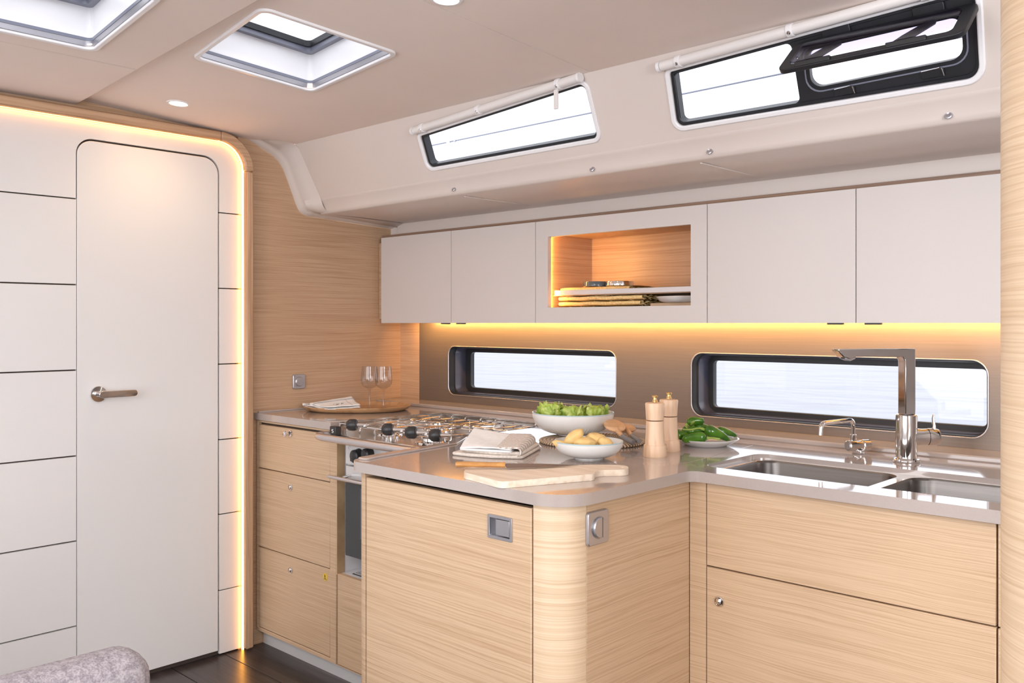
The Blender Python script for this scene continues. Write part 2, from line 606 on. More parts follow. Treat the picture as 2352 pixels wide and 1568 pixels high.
def sea_mat():
    m, nt, b = new_mat('rippled_sea_water')
    setp(b, (0.25, 0.25, 0.275), .35, Specular_IOR_Level=.22)
    n = tex(nt, 'ShaderNodeTexNoise', (0.8, 1.1, 1), Scale=1.0, Detail=2.0)
    bump(nt, b, n.outputs[0], .35, .3)
    return m
M['sea'] = sea_mat()

# ================================================================ the setting
XB = -3.10          # bulkhead plane
W = 0.895           # worktop height
WT = 0.025
YS = 2.555          # brushed splash panel
YU = 2.42           # front of the wall units


def zr(v):
    return EYE + v


# ---- floor
fl = obj(B(-3.6, 1.7, -2.3, 2.75, -0.06, -0.004), 'floor', M['dark'], kind='structure')
y = -2.3
while y < 2.6:
    obj(B(-3.12, 1.62, y + .001, y + .1985, -0.004, 0.0), 'plank', M['floor'], fl, bevel=.0008, seg=1)
    y += .2

# ---- bulkhead (left wall): oak panel, white lacquered panels on it
wl = obj(B(-3.16, XB - .012, -2.3, 2.565, -0.05, 2.05), 'wall_left', M['dark'], kind='structure')
obj(B(XB - .012, XB, 1.76, YS + .003, 0.0, 2.03), 'wood_panel', M['oak_wall'], wl)
obj(B(XB - .012, XB, -2.3, 1.70, 1.86, 2.03), 'wood_panel', M['oak_wall'], wl)
FX = XB + .008      # face of the white panels
YL, YR, YI = 1.1685, 1.673, 1.768       # door edges, inner line of the arch
ZJ = [1.6525, 1.3675, 1.0845, .80, .518, .236]
ZT = 1.915
ZD = 1.851


def yz_plate(pts, x, th=.012, holes=()):
    return MB().plate(pts, holes, (x - th, 0, 0), (0, 1, 0), (0, 0, 1), th)


g = .002
edges = [ZJ[0]] + ZJ[1:] + [0.004]
for i in range(len(edges) - 1):
    for y0, y1 in ((-.9, .10), (.10, YL)):
        obj(yz_plate([(y0 + g, edges[i + 1] + g), (y1 - g, edges[i + 1] + g), (y1 - g, edges[i] - g), (y0 + g, edges[i] - g)], FX), 'panel', M['white'], wl, bevel=.001, seg=1)
zr_j = [1.6525, 1.370, 1.087, .805, .526, .242, .004]
for i in range(len(zr_j) - 1):
    obj(yz_plate([(YR + g + .004, zr_j[i + 1] + g), (YI, zr_j[i + 1] + g), (YI, zr_j[i] - g), (YR + g + .004, zr_j[i] - g)], FX), 'panel', M['white'], wl, bevel=.001, seg=1)
# header panel round the door top
inner = [(YR + .006, ZJ[0] + g), (YI, ZJ[0] + g)]
arc = rp([(YI, ZJ[0]), (YI, ZT), (-.9, ZT)], [0, .10, 0], 10)[1:-1]
top = inner + arc + [(-.9, ZT), (-.9, ZJ[0] + g), (YL - g - .002, ZJ[0] + g)]
dcorner = rp([(YR + .006, ZJ[0]), (YR + .006, ZD + .007), (YL - .004, ZD + .007), (YL - .004, ZJ[0])], [0, .062, .055, 0], 8)[1:-1]
top = top + list(reversed(dcorner))
obj(yz_plate(top, FX), 'panel', M['white'], wl)

# ---- door
door = obj(yz_plate(rp([(YL, .02), (YR, .02), (YR, ZD), (YL, ZD)], [0, 0, .058, .05], 8), FX + .001, .02), 'door_1', M['white'], kind='structure', bevel=.0012, seg=1)
hx, hy, hz = XB + .01, 1.235, zr(-.2385)
mb = MB().lathe([(0, 0), (.0265, 0), (.0275, .003), (.026, .008), (.011, .009), (.0105, .040), (0, .040)], (hx, hy, hz), 28, 'X')
han = obj(mb, 'door_handle', M['chrome'], door)
mb = MB().plate(rr(-.012, -.0115, .118, .0115, .0112, 6), [], (hx + .034, hy, hz), (0, 1, 0), (0, 0, 1), .009)
obj(mb, 'lever', M['chrome'], han, bevel=.002)

# ---- arched oak frame round the white bulkhead, with a warm light strip behind its lip
def arch_path(off, z0=0.006, yl=-2.2, seg=12):
    pts = rp([(YI + off, z0), (YI + off, ZT + off), (yl, ZT + off)], [0, .10 + off, 0], seg)
    return pts


fr = thing('arched_oak_frame', 'arched oak frame with warm light strip edging the white bulkhead panels', 'frame', (XB, 1.78, 0))
def strip(path_a, path_b, x0, x1):
    """solid strip between two parallel (y,z) paths, from x0 to x1"""
    n = len(path_a)
    vs = []
    for (a, b) in zip(path_a, path_b):
        vs += [(x0, a[0], a[1]), (x1, a[0], a[1]), (x1, b[0], b[1]), (x0, b[0], b[1])]
    fs = []
    for i in range(n - 1):
        k = i * 4
        for q in range(4):
            q2 = (q + 1) % 4
            fs.append((k + q, k + q2, k + 4 + q2, k + 4 + q))
    fs += [(0, 1, 2, 3), tuple(4 * (n - 1) + q for q in range(4))]
    return MB().add(vs, fs)


full_in = arch_path(.001)
full_out = arch_path(.034)
def cut(path, i0, i1): return path[i0:i1]
# three lengths: upright, corner, level head
obj(strip(full_in[:2], full_out[:2], XB + .020, XB + .046), 'upright', M['oak_trim'], fr, bevel=.006, seg=1)
obj(strip(full_in[1:-1], full_out[1:-1], XB + .020, XB + .0465), 'corner_piece', M['oak_trim_h'], fr, bevel=.004, seg=1)
obj(strip(full_in[-2:], full_out[-2:], XB + .020, XB + .046), 'head_piece', M['oak_trim_h'], fr, bevel=.004, seg=1)
obj(strip(arch_path(.0065), arch_path(.026), XB, XB + .020), 'backing_batten', M['dark'], fr)
obj(strip(arch_path(.0015, .0), arch_path(.006, .0), XB + .0085, XB + .0185), 'light_strip', M['led'], fr)

# ---- ceiling: fixed board with removable panels; the panels are cut round the hatches
def zc(y_):
    return zr(.8142 - .0607 * y_)


H2 = [(-2.35, 1.207), (-2.349, 1.582), (-1.872, 1.521), (-1.888, 1.137)]       # hatch over the stove
H1 = [(-2.436, .55), (-2.436, .96), (-1.94, .905), (-1.94, .50)]              # hatch at the top left
EDG = [(-3.11, 1.170), (0.2, .93), (1.65, .86)]                                # edge of the lower centre panel
ceiling = thing_c = obj(B(-3.15, 1.65, -2.3, -2.25, 1.9, 2.2), 'ceiling', M['mould'], kind='structure')
SL = Vector((0, 1, -.0607))
def cplate(outer, holes, th=.02):
    return MB().plate(outer, holes, (0, 0, zr(.8142)), (1, 0, 0), (0, 1, -.0607), th)
def zoffs(): pass


def edge_y(x):
    return 1.170 - (x + 3.11) * .0725


XS = -1.548
rA = rp(H2, .035, 6)
obj(cplate([(-3.11, edge_y(-3.11) - .03), (XS - .001, edge_y(XS) - .03), (XS - .001, 1.954), (-3.002, 1.954), (-3.11, 1.82)], [rA]), 'ceiling_panel', M['ceil'], ceiling)
obj(cplate([(XS + .001, edge_y(XS) - .03), (1.65, edge_y(1.65) - .03), (1.65, 1.954), (XS + .001, 1.954)], []), 'ceiling_panel', M['ceil'], ceiling)
ZL = zr(.725)
XM = -2.545
def lplate(outer, holes=()):
    return MB().plate(outer, holes, (0, 0, ZL), (1, 0, 0), (0, 1, 0), .014)
hB = rp(H1, .035, 6)
obj(lplate([(-3.12, -2.25), (XM - .0008, -2.25), (XM - .0008, edge_y(XM)), (-3.12, edge_y(-3.12))]), 'ceiling_panel', M['ceil'], ceiling, bevel=.006)
obj(lplate([(XM + .0008, -.05), (1.65, -.05), (1.65, edge_y(1.65)), (XM + .0008, edge_y(XM))], [hB]), 'ceiling_panel', M['ceil'], ceiling, bevel=.006)
obj(lplate([(XM + .0008, -2.25), (1.65, -2.25), (1.65, -.052), (XM + .0008, -.052)], []), 'ceiling_panel', M['ceil'], ceiling)


# ---- deck hatches
def hatch(name, poly, zf, down, inset_dark):
    """white liner shaft up to the deck, blind rails at its foot, dark lid frame and pane at its top"""
    cx_ = sum(p[0] for p in poly) / 4; cy_ = sum(p[1] for p in poly) / 4
    z0 = zf(cx_, cy_)
    root = thing(name, '', '', (cx_, cy_, z0))
    del root['label']; del root['category']
    root['kind'] = 'structure'
    def sc(k, r_=.035):
        return rp([(cx_ + (p[0] - cx_) * k, cy_ + (p[1] - cy_) * k) for p in poly], r_, 6)
    def ring(o, i, za, zb, m, n, dz0=0.0, bevel=0.0, label=None):
        mb = MB()
        vs = []
        for p, q in zip(o, i):
            vs += [(p[0], p[1], zf(*p) + za), (q[0], q[1], zf(*q) + za), (q[0], q[1], zf(*q) + zb), (p[0], p[1], zf(*p) + zb)]
        fs = []
        N = len(o)
        for a in range(N):
            b = (a + 1) % N
            for k in range(4):
                k2 = (k + 1) % 4
                fs.append((a * 4 + k, a * 4 + k2, b * 4 + k2, b * 4 + k))
        mb.add(vs, fs)
        return obj(mb, n, m, root, bevel=bevel, label=label)
    ring(sc(1.05, .03), sc(.985, .02), -down - .006, -down + .002, M['trim_white'], 'surround_trim', bevel=.002)
    ring(sc(1.0, .02), sc(.975, .016), -down + .002, .016, M['satin'], 'blind_rail')
    ring(sc(.985, .016), sc(.968, .014), .016, .024, M['grey_frame'], 'blind_slot')
    ring(sc(.99, .016), sc(.97, .014), .024, .03, M['trim_white'], 'blind_rail')
    ring(sc(1.02, .014), sc(.985, .014), .03, .105, M['trim_white'], 'liner')
    ring(sc(1.02, .014), sc(.90, .014), .105, .118, M['grey_frame'], 'lid_frame')
    ring(sc(.93, .014), sc(.87, .018), .118, .135, M['win_frame'], 'lid_seal')
    o = sc(.92)
    vs = [(p[0], p[1], zf(*p) + .137) for p in o]
    obj(MB().add(vs, [tuple(range(len(vs)))]), 'pane', M['pane'], root)
    return root


hatch('window_5', H2, lambda x, y_: zc(y_), .0, 0)
hatch('window_6', H1, lambda x, y_: ZL, .0, 0)

# ---- downlights
def downlight(x, y_, z, label, slope=True):
    t = thing('downlight', label, 'light', (x, y_, z), 'recessed ceiling downlights')
    Mt = Matrix.Rotation(math.atan(-.0607) if slope else 0, 3, 'X')
    obj(MB().lathe([(.026, .0005), (.030, -.002), (.036, -.0015), (.038, .0), (.038, .004), (.026, .004)], (x, y_, z), 32, M=Mt), 'bezel', M['trim_white'], t)
    obj(MB().lathe([(0, -.0008), (.0262, -.0008), (.0262, .003)], (x, y_, z), 28, M=Mt), 'lens', M['lamp'], t)
    d = bpy.data.lights.new('downlight_beam', 'SPOT')
    d.energy = 2.4; d.color = (1, .62, .30); d.spot_size = math.radians(168); d.spot_blend = 1.0; d.shadow_soft_size = .02
    o = bpy.data.objects.new('downlight_beam', d); COL.objects.link(o)
    o.location = (x, y_, z - .012)


downlight(-2.847, 1.399, zc(1.399) - .001, 'round recessed downlight glowing near the white door arch')
downlight(-1.497, 1.366, zc(1.366) - .001, 'downlight cut off by the top edge of the photo')

# ---- moulded coachroof side above the galley
prof = [(1.954, zr(.696)), (2.0635, zr(.508)), (2.066, zr(.4945)), (2.072, zr(.485)), (2.080, zr(.4765)), (2.090, zr(.452)), (2.094, zr(.442)), (2.103, zr(.4375)), (2.30, zr(.436)), (2.475, zr(.433)), (2.488, zr(.430)), (2.492, zr(.42)), (2.494, zr(.388))]
wall_back = None
# window wall is a flat sloping plate with the openings cut
A0 = Vector((0, 1.954, zr(.696)))
VB = Vector((0, .116, -.208))
KL = VB.length
VU = VB / KL
NIN = Vector((0, -.208, -.116)).normalized()      # normal pointing into the cabin


def sp(x, k, n=0.0):
    return Vector((x, 0, 0)) + Vector((0, A0.y, A0.z)) + VB * k + NIN * n


def slope_plate(outer, holes, n0, th):
    """outer in (x, metres down the slope); the slab runs from n0 outwards by th"""
    return MB().plate(outer, holes, sp(0, 0, n0), (1, 0, 0), VU, th)


def sk(pts):
    return [(x, k * KL) for x, k in pts]


def grow(pts, d):
    """offset a convex polygon outwards by d (metres)"""
    n = len(pts)
    area_ = sum(pts[i][0] * pts[(i + 1) % n][1] - pts[(i + 1) % n][0] * pts[i][1] for i in range(n))
    s = 1 if area_ > 0 else -1
    out = []
    for i in range(n):
        p = Vector(pts[i]); a = Vector(pts[i - 1]); b = Vector(pts[(i + 1) % n])
        e1 = (p - a).normalized(); e2 = (b - p).normalized()
        n1 = Vector((e1.y, -e1.x)) * s; n2 = Vector((e2.y, -e2.x)) * s
        m = (n1 + n2)
        m = m / (1 + n1.dot(n2))
        out.append((p.x + m.x * d, p.y + m.y * d))
    return out


W3 = sk([(-2.312, .30), (-1.578, .10), (-1.592, .785), (-2.330, .785)])
W4 = sk([(-1.308, .20), (-.566, .09), (-.582, .855), (-1.332, .825)])
R3, R4 = [.015, .02, .02, .02], [.012, .022, .03, .02]
h3, h4 = rp(W3, R3), rp(W4, R4)
wall_back = obj(slope_plate([(-3.045, .0), (1.65, .0), (1.65, .985 * KL), (-3.045, .985 * KL)], [h3, h4], 0, .012), 'wall_back', M['mould'], kind='structure')
E = .0
obj(MB().extrude_x(prof[1:], -3.045, 1.65), 'moulded_soffit', M['mould'], wall_back, angle=50)
# rolled end rim of the moulding against the bulkhead
P1 = [(1.80, zr(.706)), (1.925, zr(.650)), (1.955, zr(.615)), (2.012, zr(.482)), (2.026, zr(.452)), (2.056, zr(.434)), (2.618, zr(.409))]
Q = [(1.835, zr(.701)), (1.929, zr(.671)), (1.962, zr(.632)), (2.028, zr(.478)), (2.040, zr(.458)), (2.072, zr(.446)), (2.594, zr(.411))]
P2 = [(1.88, zr(.700)), (1.955, zr(.696)), (1.985, zr(.64)), (2.066, zr(.4945)), (2.075, zr(.465)), (2.103, zr(.4375)), (2.494, zr(.430))]
def mixp(a, b, t, dy=0, dz=0):
    return [(p[0] * (1 - t) + q[0] * t + dy, p[1] * (1 - t) + q[1] * t + dz) for p, q in zip(a, b)]
bands = [(-3.099, P1), (-3.092, mixp(P1, Q, 0, .001, .001)), (-3.078, mixp(P1, Q, .35, .003, .004)), (-3.066, mixp(P1, Q, .9, .002, .003)), (-3.056, Q), (-3.03, mixp(Q, P2, .55)), (-3.0, P2)]
mb = MB()
rows = [fillet([(x, p[0], p[1]) for p in pr], .035, 5) for x, pr in bands]
nn = len(rows[0])
vs = [p for r_ in rows for p in r_]
fs = [(j * nn + i, j * nn + i + 1, (j + 1) * nn + i + 1, (j + 1) * nn + i) for j in range(len(bands) - 1) for i in range(nn - 1)]
obj(mb.add(vs, fs), 'moulded_rim', M['mould'], wall_back, angle=50)
for xq in (-2.23, -1.30):
    obj(B(xq - .0035, xq + .0035, 2.12, 2.46, zr(.4325), zr(.4365)), 'seam_strip', M['mould'], wall_back, bevel=.001, seg=1)
obj(B(-3.16, 1.70, 2.497, 2.76, zr(.455), zr(.47)), 'sky_block_slab', M['dark'], wall_back)  # unseen slab added to block sky light leaking in behind the units
obj(B(-3.16, 1.70, 2.745, 2.76, 1.20, zr(.47)), 'unseen_hull_skin', M['dark'], wall_back)  # unseen sheet added to shut out outside light behind the units
# closing skins behind the unit tops
obj(B(-3.10, 1.65, 2.50, 2.52, zr(.36), zr(.45)), 'upper_riser', M['mould'], wall_back)
for p in [(-2.248, .4575), (-1.648, .455), (-1.253, .455), (-.656, .455)]:
    yy = 2.0875
    mb = MB().lathe([(0, .001), (.0035, .0012), (.0065, .003), (.0085, .0015), (.009, 0)], (p[0], yy - .0015, zr(p[1])), 18, M=Matrix.Rotation(math.radians(68), 3, 'X'))
    obj(mb, 'screw', M['satin'], wall_back)


# ---- coachroof windows
def ring2(poly_o, poly_i, n0, th):
    return MB().plate(poly_o, [poly_i], sp(0, 0, n0), (1, 0, 0), VU, th)


def coach_window(name, Wp, R):
    r = thing(name, 'x', 'x', sp(sum(p[0] for p in Wp) / 4, .5))
    del r['label']; del r['category']
    r['kind'] = 'structure'
    o = rp(grow(Wp, .012), [q + .012 for q in R]); a = rp(Wp, R)
    obj(ring2(o, rp(grow(Wp, -.001), R), .005, .010), 'trim_ring', M['trim_white'], r, bevel=.003)
    i1 = rp(grow(Wp, -.009), [max(.006, q - .006) for q in R])
    obj(ring2(rp(grow(Wp, -.0005), R), i1, -.006, .03), 'frame', M['win_frame'], r, bevel=.001, seg=1)
    return r


w3 = coach_window('window_3', W3, R3)
obj(slope_plate(rp(grow(W3, -.006), R3), [], -.024, .004), 'pane', M['pane'], w3)
w4 = coach_window('window_4', W4, R4)
# fixed pane left of the mullion, opening light right of it
XMU = -.962
kk = lambda k: k * KL
fixed_hole = rp([(-1.300, kk(.245)), (-.975, kk(.195)), (-.985, kk(.80)), (-1.320, kk(.79))], [.010, .012, .014, .012])
open_poly = sk([(-.940, .315), (-.604, .30), (-.612, .665), (-.950, .685)])
open_hole = rp(open_poly, [.02, .02, .028, .026])
obj(slope_plate(rp(grow(W4, -.004), R4), [fixed_hole, open_hole], -.010, .016), 'opening_frame', M['win_frame'], w4, bevel=.002)
obj(ring2(rp(grow(open_poly, .012), [.03, .03, .036, .034]), rp(grow(open_poly, .0085), [.028, .028, .034, .032]), -.0075, .004), 'gasket_bead', M['grey_frame'], w4, bevel=.001)
obj(slope_plate(rp(grow(W4, -.006), R4), [rp(grow(open_poly, .001), [.02, .02, .028, .026])], -.030, .004), 'pane', M['pane'], w4)
# latches on the lower rail
for xc, k in ((-.872, .765), (-.676, .75)):
    l = obj(slope_plate(rr(xc - .024, kk(k) - .009, xc + .024, kk(k) + .009, .003, 3), [], -.005, .006), 'latch', M['win_frame'], w4, bevel=.001)
    pts = [sp(xc - .022, k - .035, -.004), sp(xc + .020, k - .045, -.003), sp(xc + .023, k + .035, -.003)]
    obj(MB().tube(fillet(pts, .004), .0013, 6), 'latch_bar', M['chrome'], l)
    obj(MB().box(xc - .004, xc + .006, -.001, .001, -.004, .004), 'latch_button', M['black'], l) if False else None
# opened light: tilted in on its hinges
HA = Vector((0, 1.972, 1.893)); FE = Vector((0, 1.878, 1.808))
DU = (FE - HA); DL = DU.length; DU.normalize()
lid_o = rp([(-.955, 0), (-.560, 0), (-.563, DL), (-.958, DL)], [.02, .02, .022, .022])
lid_i = rp([(-.930, .020), (-.588, .020), (-.590, DL - .020), (-.934, DL - .020)], .012)
lid = obj(MB().plate(lid_o, [lid_i], HA, (1, 0, 0), DU, .012), 'opened_light', M['win_frame'], w4, bevel=.002)
obj(MB().plate(lid_i, [], HA + Vector((0, 0, .004)), (1, 0, 0), DU, .003), 'tinted_pane', M['tint_pane'], lid)
for xc, s in ((-.865, 1), (-.665, -1)):
    fo = HA + Vector((xc - .045, 0, 0)) + DU * (DL * .80) + Vector((0, 0, -.010))
    to = HA + Vector((xc + .020, 0, 0)) + DU * (DL * .15) + Vector((0, 0, -.012))
    obj(MB().tube([fo, fo.lerp(to, .3), to], [.0085, .0105, .0095], 8, flat=.8), 'hinge_arm', M['black'], w4)
    obj(MB().box(fo.x - .006, fo.x + .075, fo.y - .016, fo.y + .014, fo.z - .006, fo.z + .006), 'hinge_foot', M['black'], w4, bevel=.002)
    obj(slope_plate(rr(xc - .03, kk(.13), xc + .035, kk(.25), .004, 3), [], -.002, .008), 'hinge_cover', M['win_frame'], w4, bevel=.002)

# ---- blind cassettes over the coachroof windows
def blind(label, a, b, brackets, tab=None):
    """a, b: (x, k) of the two ends of the tube"""
    pa, pb = sp(a[0], a[1], .016), sp(b[0], b[1], .016)
    t = thing('blind_cassette', label, 'blind', (pa + pb) / 2, 'white window blind cassettes')
    d = (pb - pa).normalized()
    obj(MB().tube([pa, pb], .0130, 14), 'tube', M['blind'], t, bevel=.001, seg=1)
    e = .0
    for end, s in ((pa, -1), (pb, 1)):
        obj(MB().tube([end + d * s * .001, end + d * s * .010], .0140, 14), 'end_cap', M['trim_white'], t)
    for f in brackets:
        c = pa.lerp(pb, f)
        br = obj(MB().tube([c - d * .008, c + d * .008], .0158, 16), 'bracket', M['trim_white'], t, bevel=.002)
        n = (NIN * .75 + Vector((0, 0, -.1))).normalized()
        q = n.to_track_quat('Z', 'Y').to_matrix()
        obj(MB().lathe([(0, .0180), (.0035, .0175), (.005, .0152)], c, 12, M=q), 'bracket_screw', M['chrome'], br)
    if tab:
        x, k = tab
        c = sp(x, k, .012)
        mb = MB().box(x - .007, x + .007, c.y - .018, c.y - .012, c.z - .055, c.z)
        tb = obj(mb, 'pull_tab', M['blind'], t, bevel=.001)
    return t


blind('white blind cassette with pull tab over the left high window', (-2.31, .20), (-1.585, .02), (.06, .44, .90), (-1.665, .12))
blind('white blind cassette over the right high window with black opening light', (-1.315, .11), (-.55, -.0), (.07, .47, .86))

# ---- hull side: brushed splash panel with two low windows
N1 = [(-2.786, zr(-.2985)), (-1.911, zr(-.2985)), (-1.911, zr(-.098)), (-2.786, zr(-.0965))]
N2 = [(-1.603, zr(-.304)), (-.7056, zr(-.303)), (-.7056, zr(-.0972)), (-1.603, zr(-.0972))]
def xz(pts): return pts
n1, n2 = rp(N1, .035, 8), rp(N2, .04, 8)
def xzplate(outer, holes, y, th):
    """plate in the XZ plane whose room face is at y, running back by th"""
    return MB().plate(outer, holes, (0, y + th, 0), (1, 0, 0), (0, 0, 1), th)


obj(xzplate([(-2.972, W - .03), (1.65, W - .03), (1.65, 1.262), (-2.972, 1.262)], [n1, n2], YS, .004), 'splash_panel', M['splash'], wall_back)
# oak strip closing the corner
obj(B(-3.112, -2.973, YS, YS + .01, W - .03, 1.70), 'corner_panel', M['oak_wall'], wall_back)
obj(B(-3.112, 1.65, YS + .012, YS + .14, -.05, W - .06), 'unseen_hull_skin', M['dark'], wall_back)


def hull_window(name, Np, r, glass, rg):
    c = Vector(((Np[0][0] + Np[1][0]) / 2, YS, (Np[0][1] + Np[2][1]) / 2))
    t = thing(name, 'x', 'x', c)
    del t['label']; del t['category']
    t['kind'] = 'structure'
    o = rp(Np, r, 8)
    lip_o = rp(grow(Np, .0018), r + .002, 8)
    obj(xzplate(lip_o, [rp(grow(Np, -.0015), r, 8)], YS - .002, .005), 'edge_trim', M['satin'], t, bevel=.001)
    i1 = rp(grow(Np, -.004), r - .004, 8)
    obj(xzplate(o, [i1], YS + .003, .030), 'outer_gasket', M['gasket'], t)
    i2 = rp(grow(Np, -.008), r - .006, 8)
    obj(xzplate(rp(grow(Np, .004), r, 8), [i2], YS + .033, .060), 'reveal', M['reveal'], t)
    i3 = rp(glass, rg, 6)
    obj(xzplate(rp(grow(Np, .01), r, 8), [i3], YS + .093, .020), 'frame', M['win_frame'], t, bevel=.002)
    obj(xzplate(rp(grow(glass, .01), rg, 6), [], YS + .105, .006), 'pane', M['pane'], t)
    return t


G1 = [(-2.745, zr(-.272)), (-1.93, zr(-.272)), (-1.93, zr(-.123)), (-2.745, zr(-.123))]
G2 = [(-1.575, zr(-.280)), (-.735, zr(-.280)), (-.735, zr(-.125)), (-1.575, zr(-.125))]
hull_window('window_1', N1, .035, G1, .012)
hull_window('window_2', N2, .04, G2, .012)

# far side and aft end of the cabin (behind the photographer)
wr = obj(B(1.64, 1.70, -2.3, 2.72, -.05, 2.05), 'wall_right', M['cab_white'], kind='structure')
wf = obj(B(-3.1, 1.7, -2.36, -2.30, -.05, 2.05), 'wall_front', M['cab_white'], kind='structure')

# ================================================================ wall units
ZU = zr(.0005)
TOPK = [(-3.068, 1.507), (-2.623, 1.486), (-2.173, 1.464), (-1.462, 1.431), (-.999, 1.409), (-.646, 1.392)]
HU = zr(.367)


def unit(x0, x1, label, latch=None, name='wall_cabinet'):
    t = thing(name, label, 'cabinet', ((x0 + x1) / 2, YU, ZU), 'white galley wall cabinets')
    obj(B(x0 + .0005, x1 - .0005, YU + .018, YU + .085, ZU + .014, HU - .002), 'body', M['oak_wall'], t)
    return t
xs = [-3.068, -2.623, -2.173, -1.462, -.999, -.55]
def front(t, x0, x1):
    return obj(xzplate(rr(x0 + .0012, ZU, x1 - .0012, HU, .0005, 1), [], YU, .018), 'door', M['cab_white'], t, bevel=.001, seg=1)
units = [(0, 'leftmost white flat-fronted wall cabinet beside the oak bulkhead', -2.665),
         (1, 'white wall cabinet left of the open lit niche', -2.575),
         (3, 'wide white wall cabinet right of the open lit niche', -1.06),
         (4, 'rightmost white wall cabinet meeting the pale oak post', -.955)]
for i, lab, lx in units:
    x0, x1 = xs[i], xs[i + 1]
    t = unit(x0, x1, lab)
    if i == 0:
        obj(B(x0 - .028, x0 + .001, YU + .012, YU + .080, ZU + .018, HU - .02), 'end_filler', M['oak_wall'], t)
    d = front(t, x0, x1)
    obj(B(lx - .022, lx + .022, YU + .002, YU + .016, ZU - .0045, ZU), 'push_latch', M['black'], d, bevel=.001, seg=1)
# niche unit
x0, x1 = xs[2], xs[3]
nz0, nz1, nx0, nx1 = 1.296, 1.549, -2.114, -1.521
nt_ = thing('open_niche_cabinet', 'white framed wall cabinet with an open oak-lined niche lit from the left', 'cabinet', ((x0 + x1) / 2, YU, ZU))
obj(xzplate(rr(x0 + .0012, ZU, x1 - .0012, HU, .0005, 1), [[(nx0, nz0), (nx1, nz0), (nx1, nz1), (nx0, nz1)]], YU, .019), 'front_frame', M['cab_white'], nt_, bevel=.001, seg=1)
NB = 2.69
obj(B(nx0 - .03, nx1 + .04, NB, NB + .01, nz0 - .03, nz1 + .06), 'back_panel', M['oak_wall'], nt_)
obj(B(nx0 - .022, nx0 - .012, YU + .0192, NB, nz0 - .03, nz1 + .06), 'side_panel', M['oak_wall'], nt_)
obj(B(nx1 + .03, nx1 + .04, YU + .019, NB, nz0 - .03, nz1 + .06), 'side_panel', M['oak_wall'], nt_)
obj(B(nx0 - .03, nx1 + .04, YU + .019, NB, nz1 + .012, nz1 + .022), 'top_panel', M['oak_wall'], nt_)
obj(B(nx0 - .03, nx1 + .04, YU + .019, NB, nz0 - .025, nz0 - .015), 'bottom_panel', M['oak_wall'], nt_)
obj(B(nx0 - .02, nx1 + .03, YU + .046, NB - .002, 1.338, 1.3418), 'shelf', M['oak_wall'], nt_)
obj(B(nx0 - .003, nx1 + .03, YU + .040, YU + .0425, 1.3405, 1.3578), 'shelf_rail', M['rail'], nt_, bevel=.0006, seg=1)
obj(B(nx0 - .0112, nx0 - .0065, YU + .0195, YU + .0235, nz0 - .01, nz1 + .008), 'light_strip', M['niche_led'], nt_)
# oak filler board on top of the units and the light rail under them
tb = obj(B(-3.0975, -.545, YU + .032, YU + .080, HU + .0005, HU + .014), 'top_filler_board', M['oak_shaded'], label='thin oak board darkened as if in shade along the top of the wall cabinets', cat='board')
lr = thing('light_rail', 'warm light strip hidden under the row of white wall cabinets', 'light', (-1.8, YU + .03, ZU + .013))
obj(B(-2.965, -.55, YU + .022, YU + .100, ZU + .009, ZU + .0135), 'rail', M['satin'], lr)
obj(B(-2.960, -.55, YU + .0412, YU + .044, ZU + .0010, ZU + .0080), 'led_strip', M['led'], lr)
obj(B(-2.965, -.55, YU + .036, YU + .041, ZU + .0002, ZU + .0088), 'lip', M['satin'], lr)
area('under_cabinet_glow', (-1.76, YU + .052, ZU + .003), (-1.76, YU + .105, ZU - .022), 2.38, .006, 3.3, (1, .54, .15))

# ================================================================ base cabinets
def knob(p, parent, popped=False, ydir=-1):
    """round push-button latch on a front facing -Y"""
    x, y_, z = p
    k = obj(MB().lathe([(.0105, 0), (.0125, ydir * .001), (.012, ydir * .003), (.0095, ydir * .0035), (.009, ydir * .001)], (x, y_, z), 24, 'Y'), 'knob_ring', M['chrome'], parent)
    if popped:
        mb = MB().lathe([(0, .004 * ydir), (.0035, .004 * ydir), (.0035, .014 * ydir), (.008, .017 * ydir), (.0105, .022 * ydir), (.0095, .028 * ydir), (0, .0305 * ydir)], (x, y_, z), 20, 'Y')
    else:
        mb = MB().lathe([(0, .0075 * ydir), (.004, .007 * ydir), (.0078, .0045 * ydir), (.0085, .001 * ydir)], (x, y_, z), 20, 'Y')
    obj(mb, 'knob', M['chrome'], k)


YF = 1.836
lc = thing('drawer_cabinet', 'oak base cabinet with three latched drawers left of the stove', 'cabinet', (-2.84, YF, 0))
obj(B(-3.097, -2.575, YF + .019, 2.40, .052, .862), 'carcass', M['dark'], lc)
obj(xzplate([(-3.097, .058), (-2.575, .058), (-2.575, .868), (-3.097, .868)], [[(-3.086, .0715), (-2.6125, .0715), (-2.6125, .860), (-3.086, .860)]], YF, .018), 'face_frame', M['oak'], lc, bevel=.0015, seg=1)
obj(B(-2.5749, -2.5715, YF + .001, YF + .034, .37, .868), 'plywood_edge', M['ply'], lc)
obj(B(-2.5749, -2.5725, YF + .034, 2.33, .37, .868), 'stove_bay_liner', M['trim_white'], lc)
obj(B(-3.097, -1.86, 1.866, 1.876, 0.0, .0575), 'toe_kick', M['silver'], lc)
dz = [(.686, .852, True), (.3835, .683, False), (.074, .3805, False)]
kz = [zr(-.406), zr(-.603), zr(-.908)]
for (z0, z1, pop), kzz in zip(dz, kz):
    d = obj(xzplate([(-3.0845, z0), (-2.614, z0), (-2.614, z1), (-3.0845, z1)], [], YF + .001, .016), 'drawer', M['oak'], lc, bevel=.0012, seg=1)
    knob((-2.86, YF + .001, kzz), d, pop)
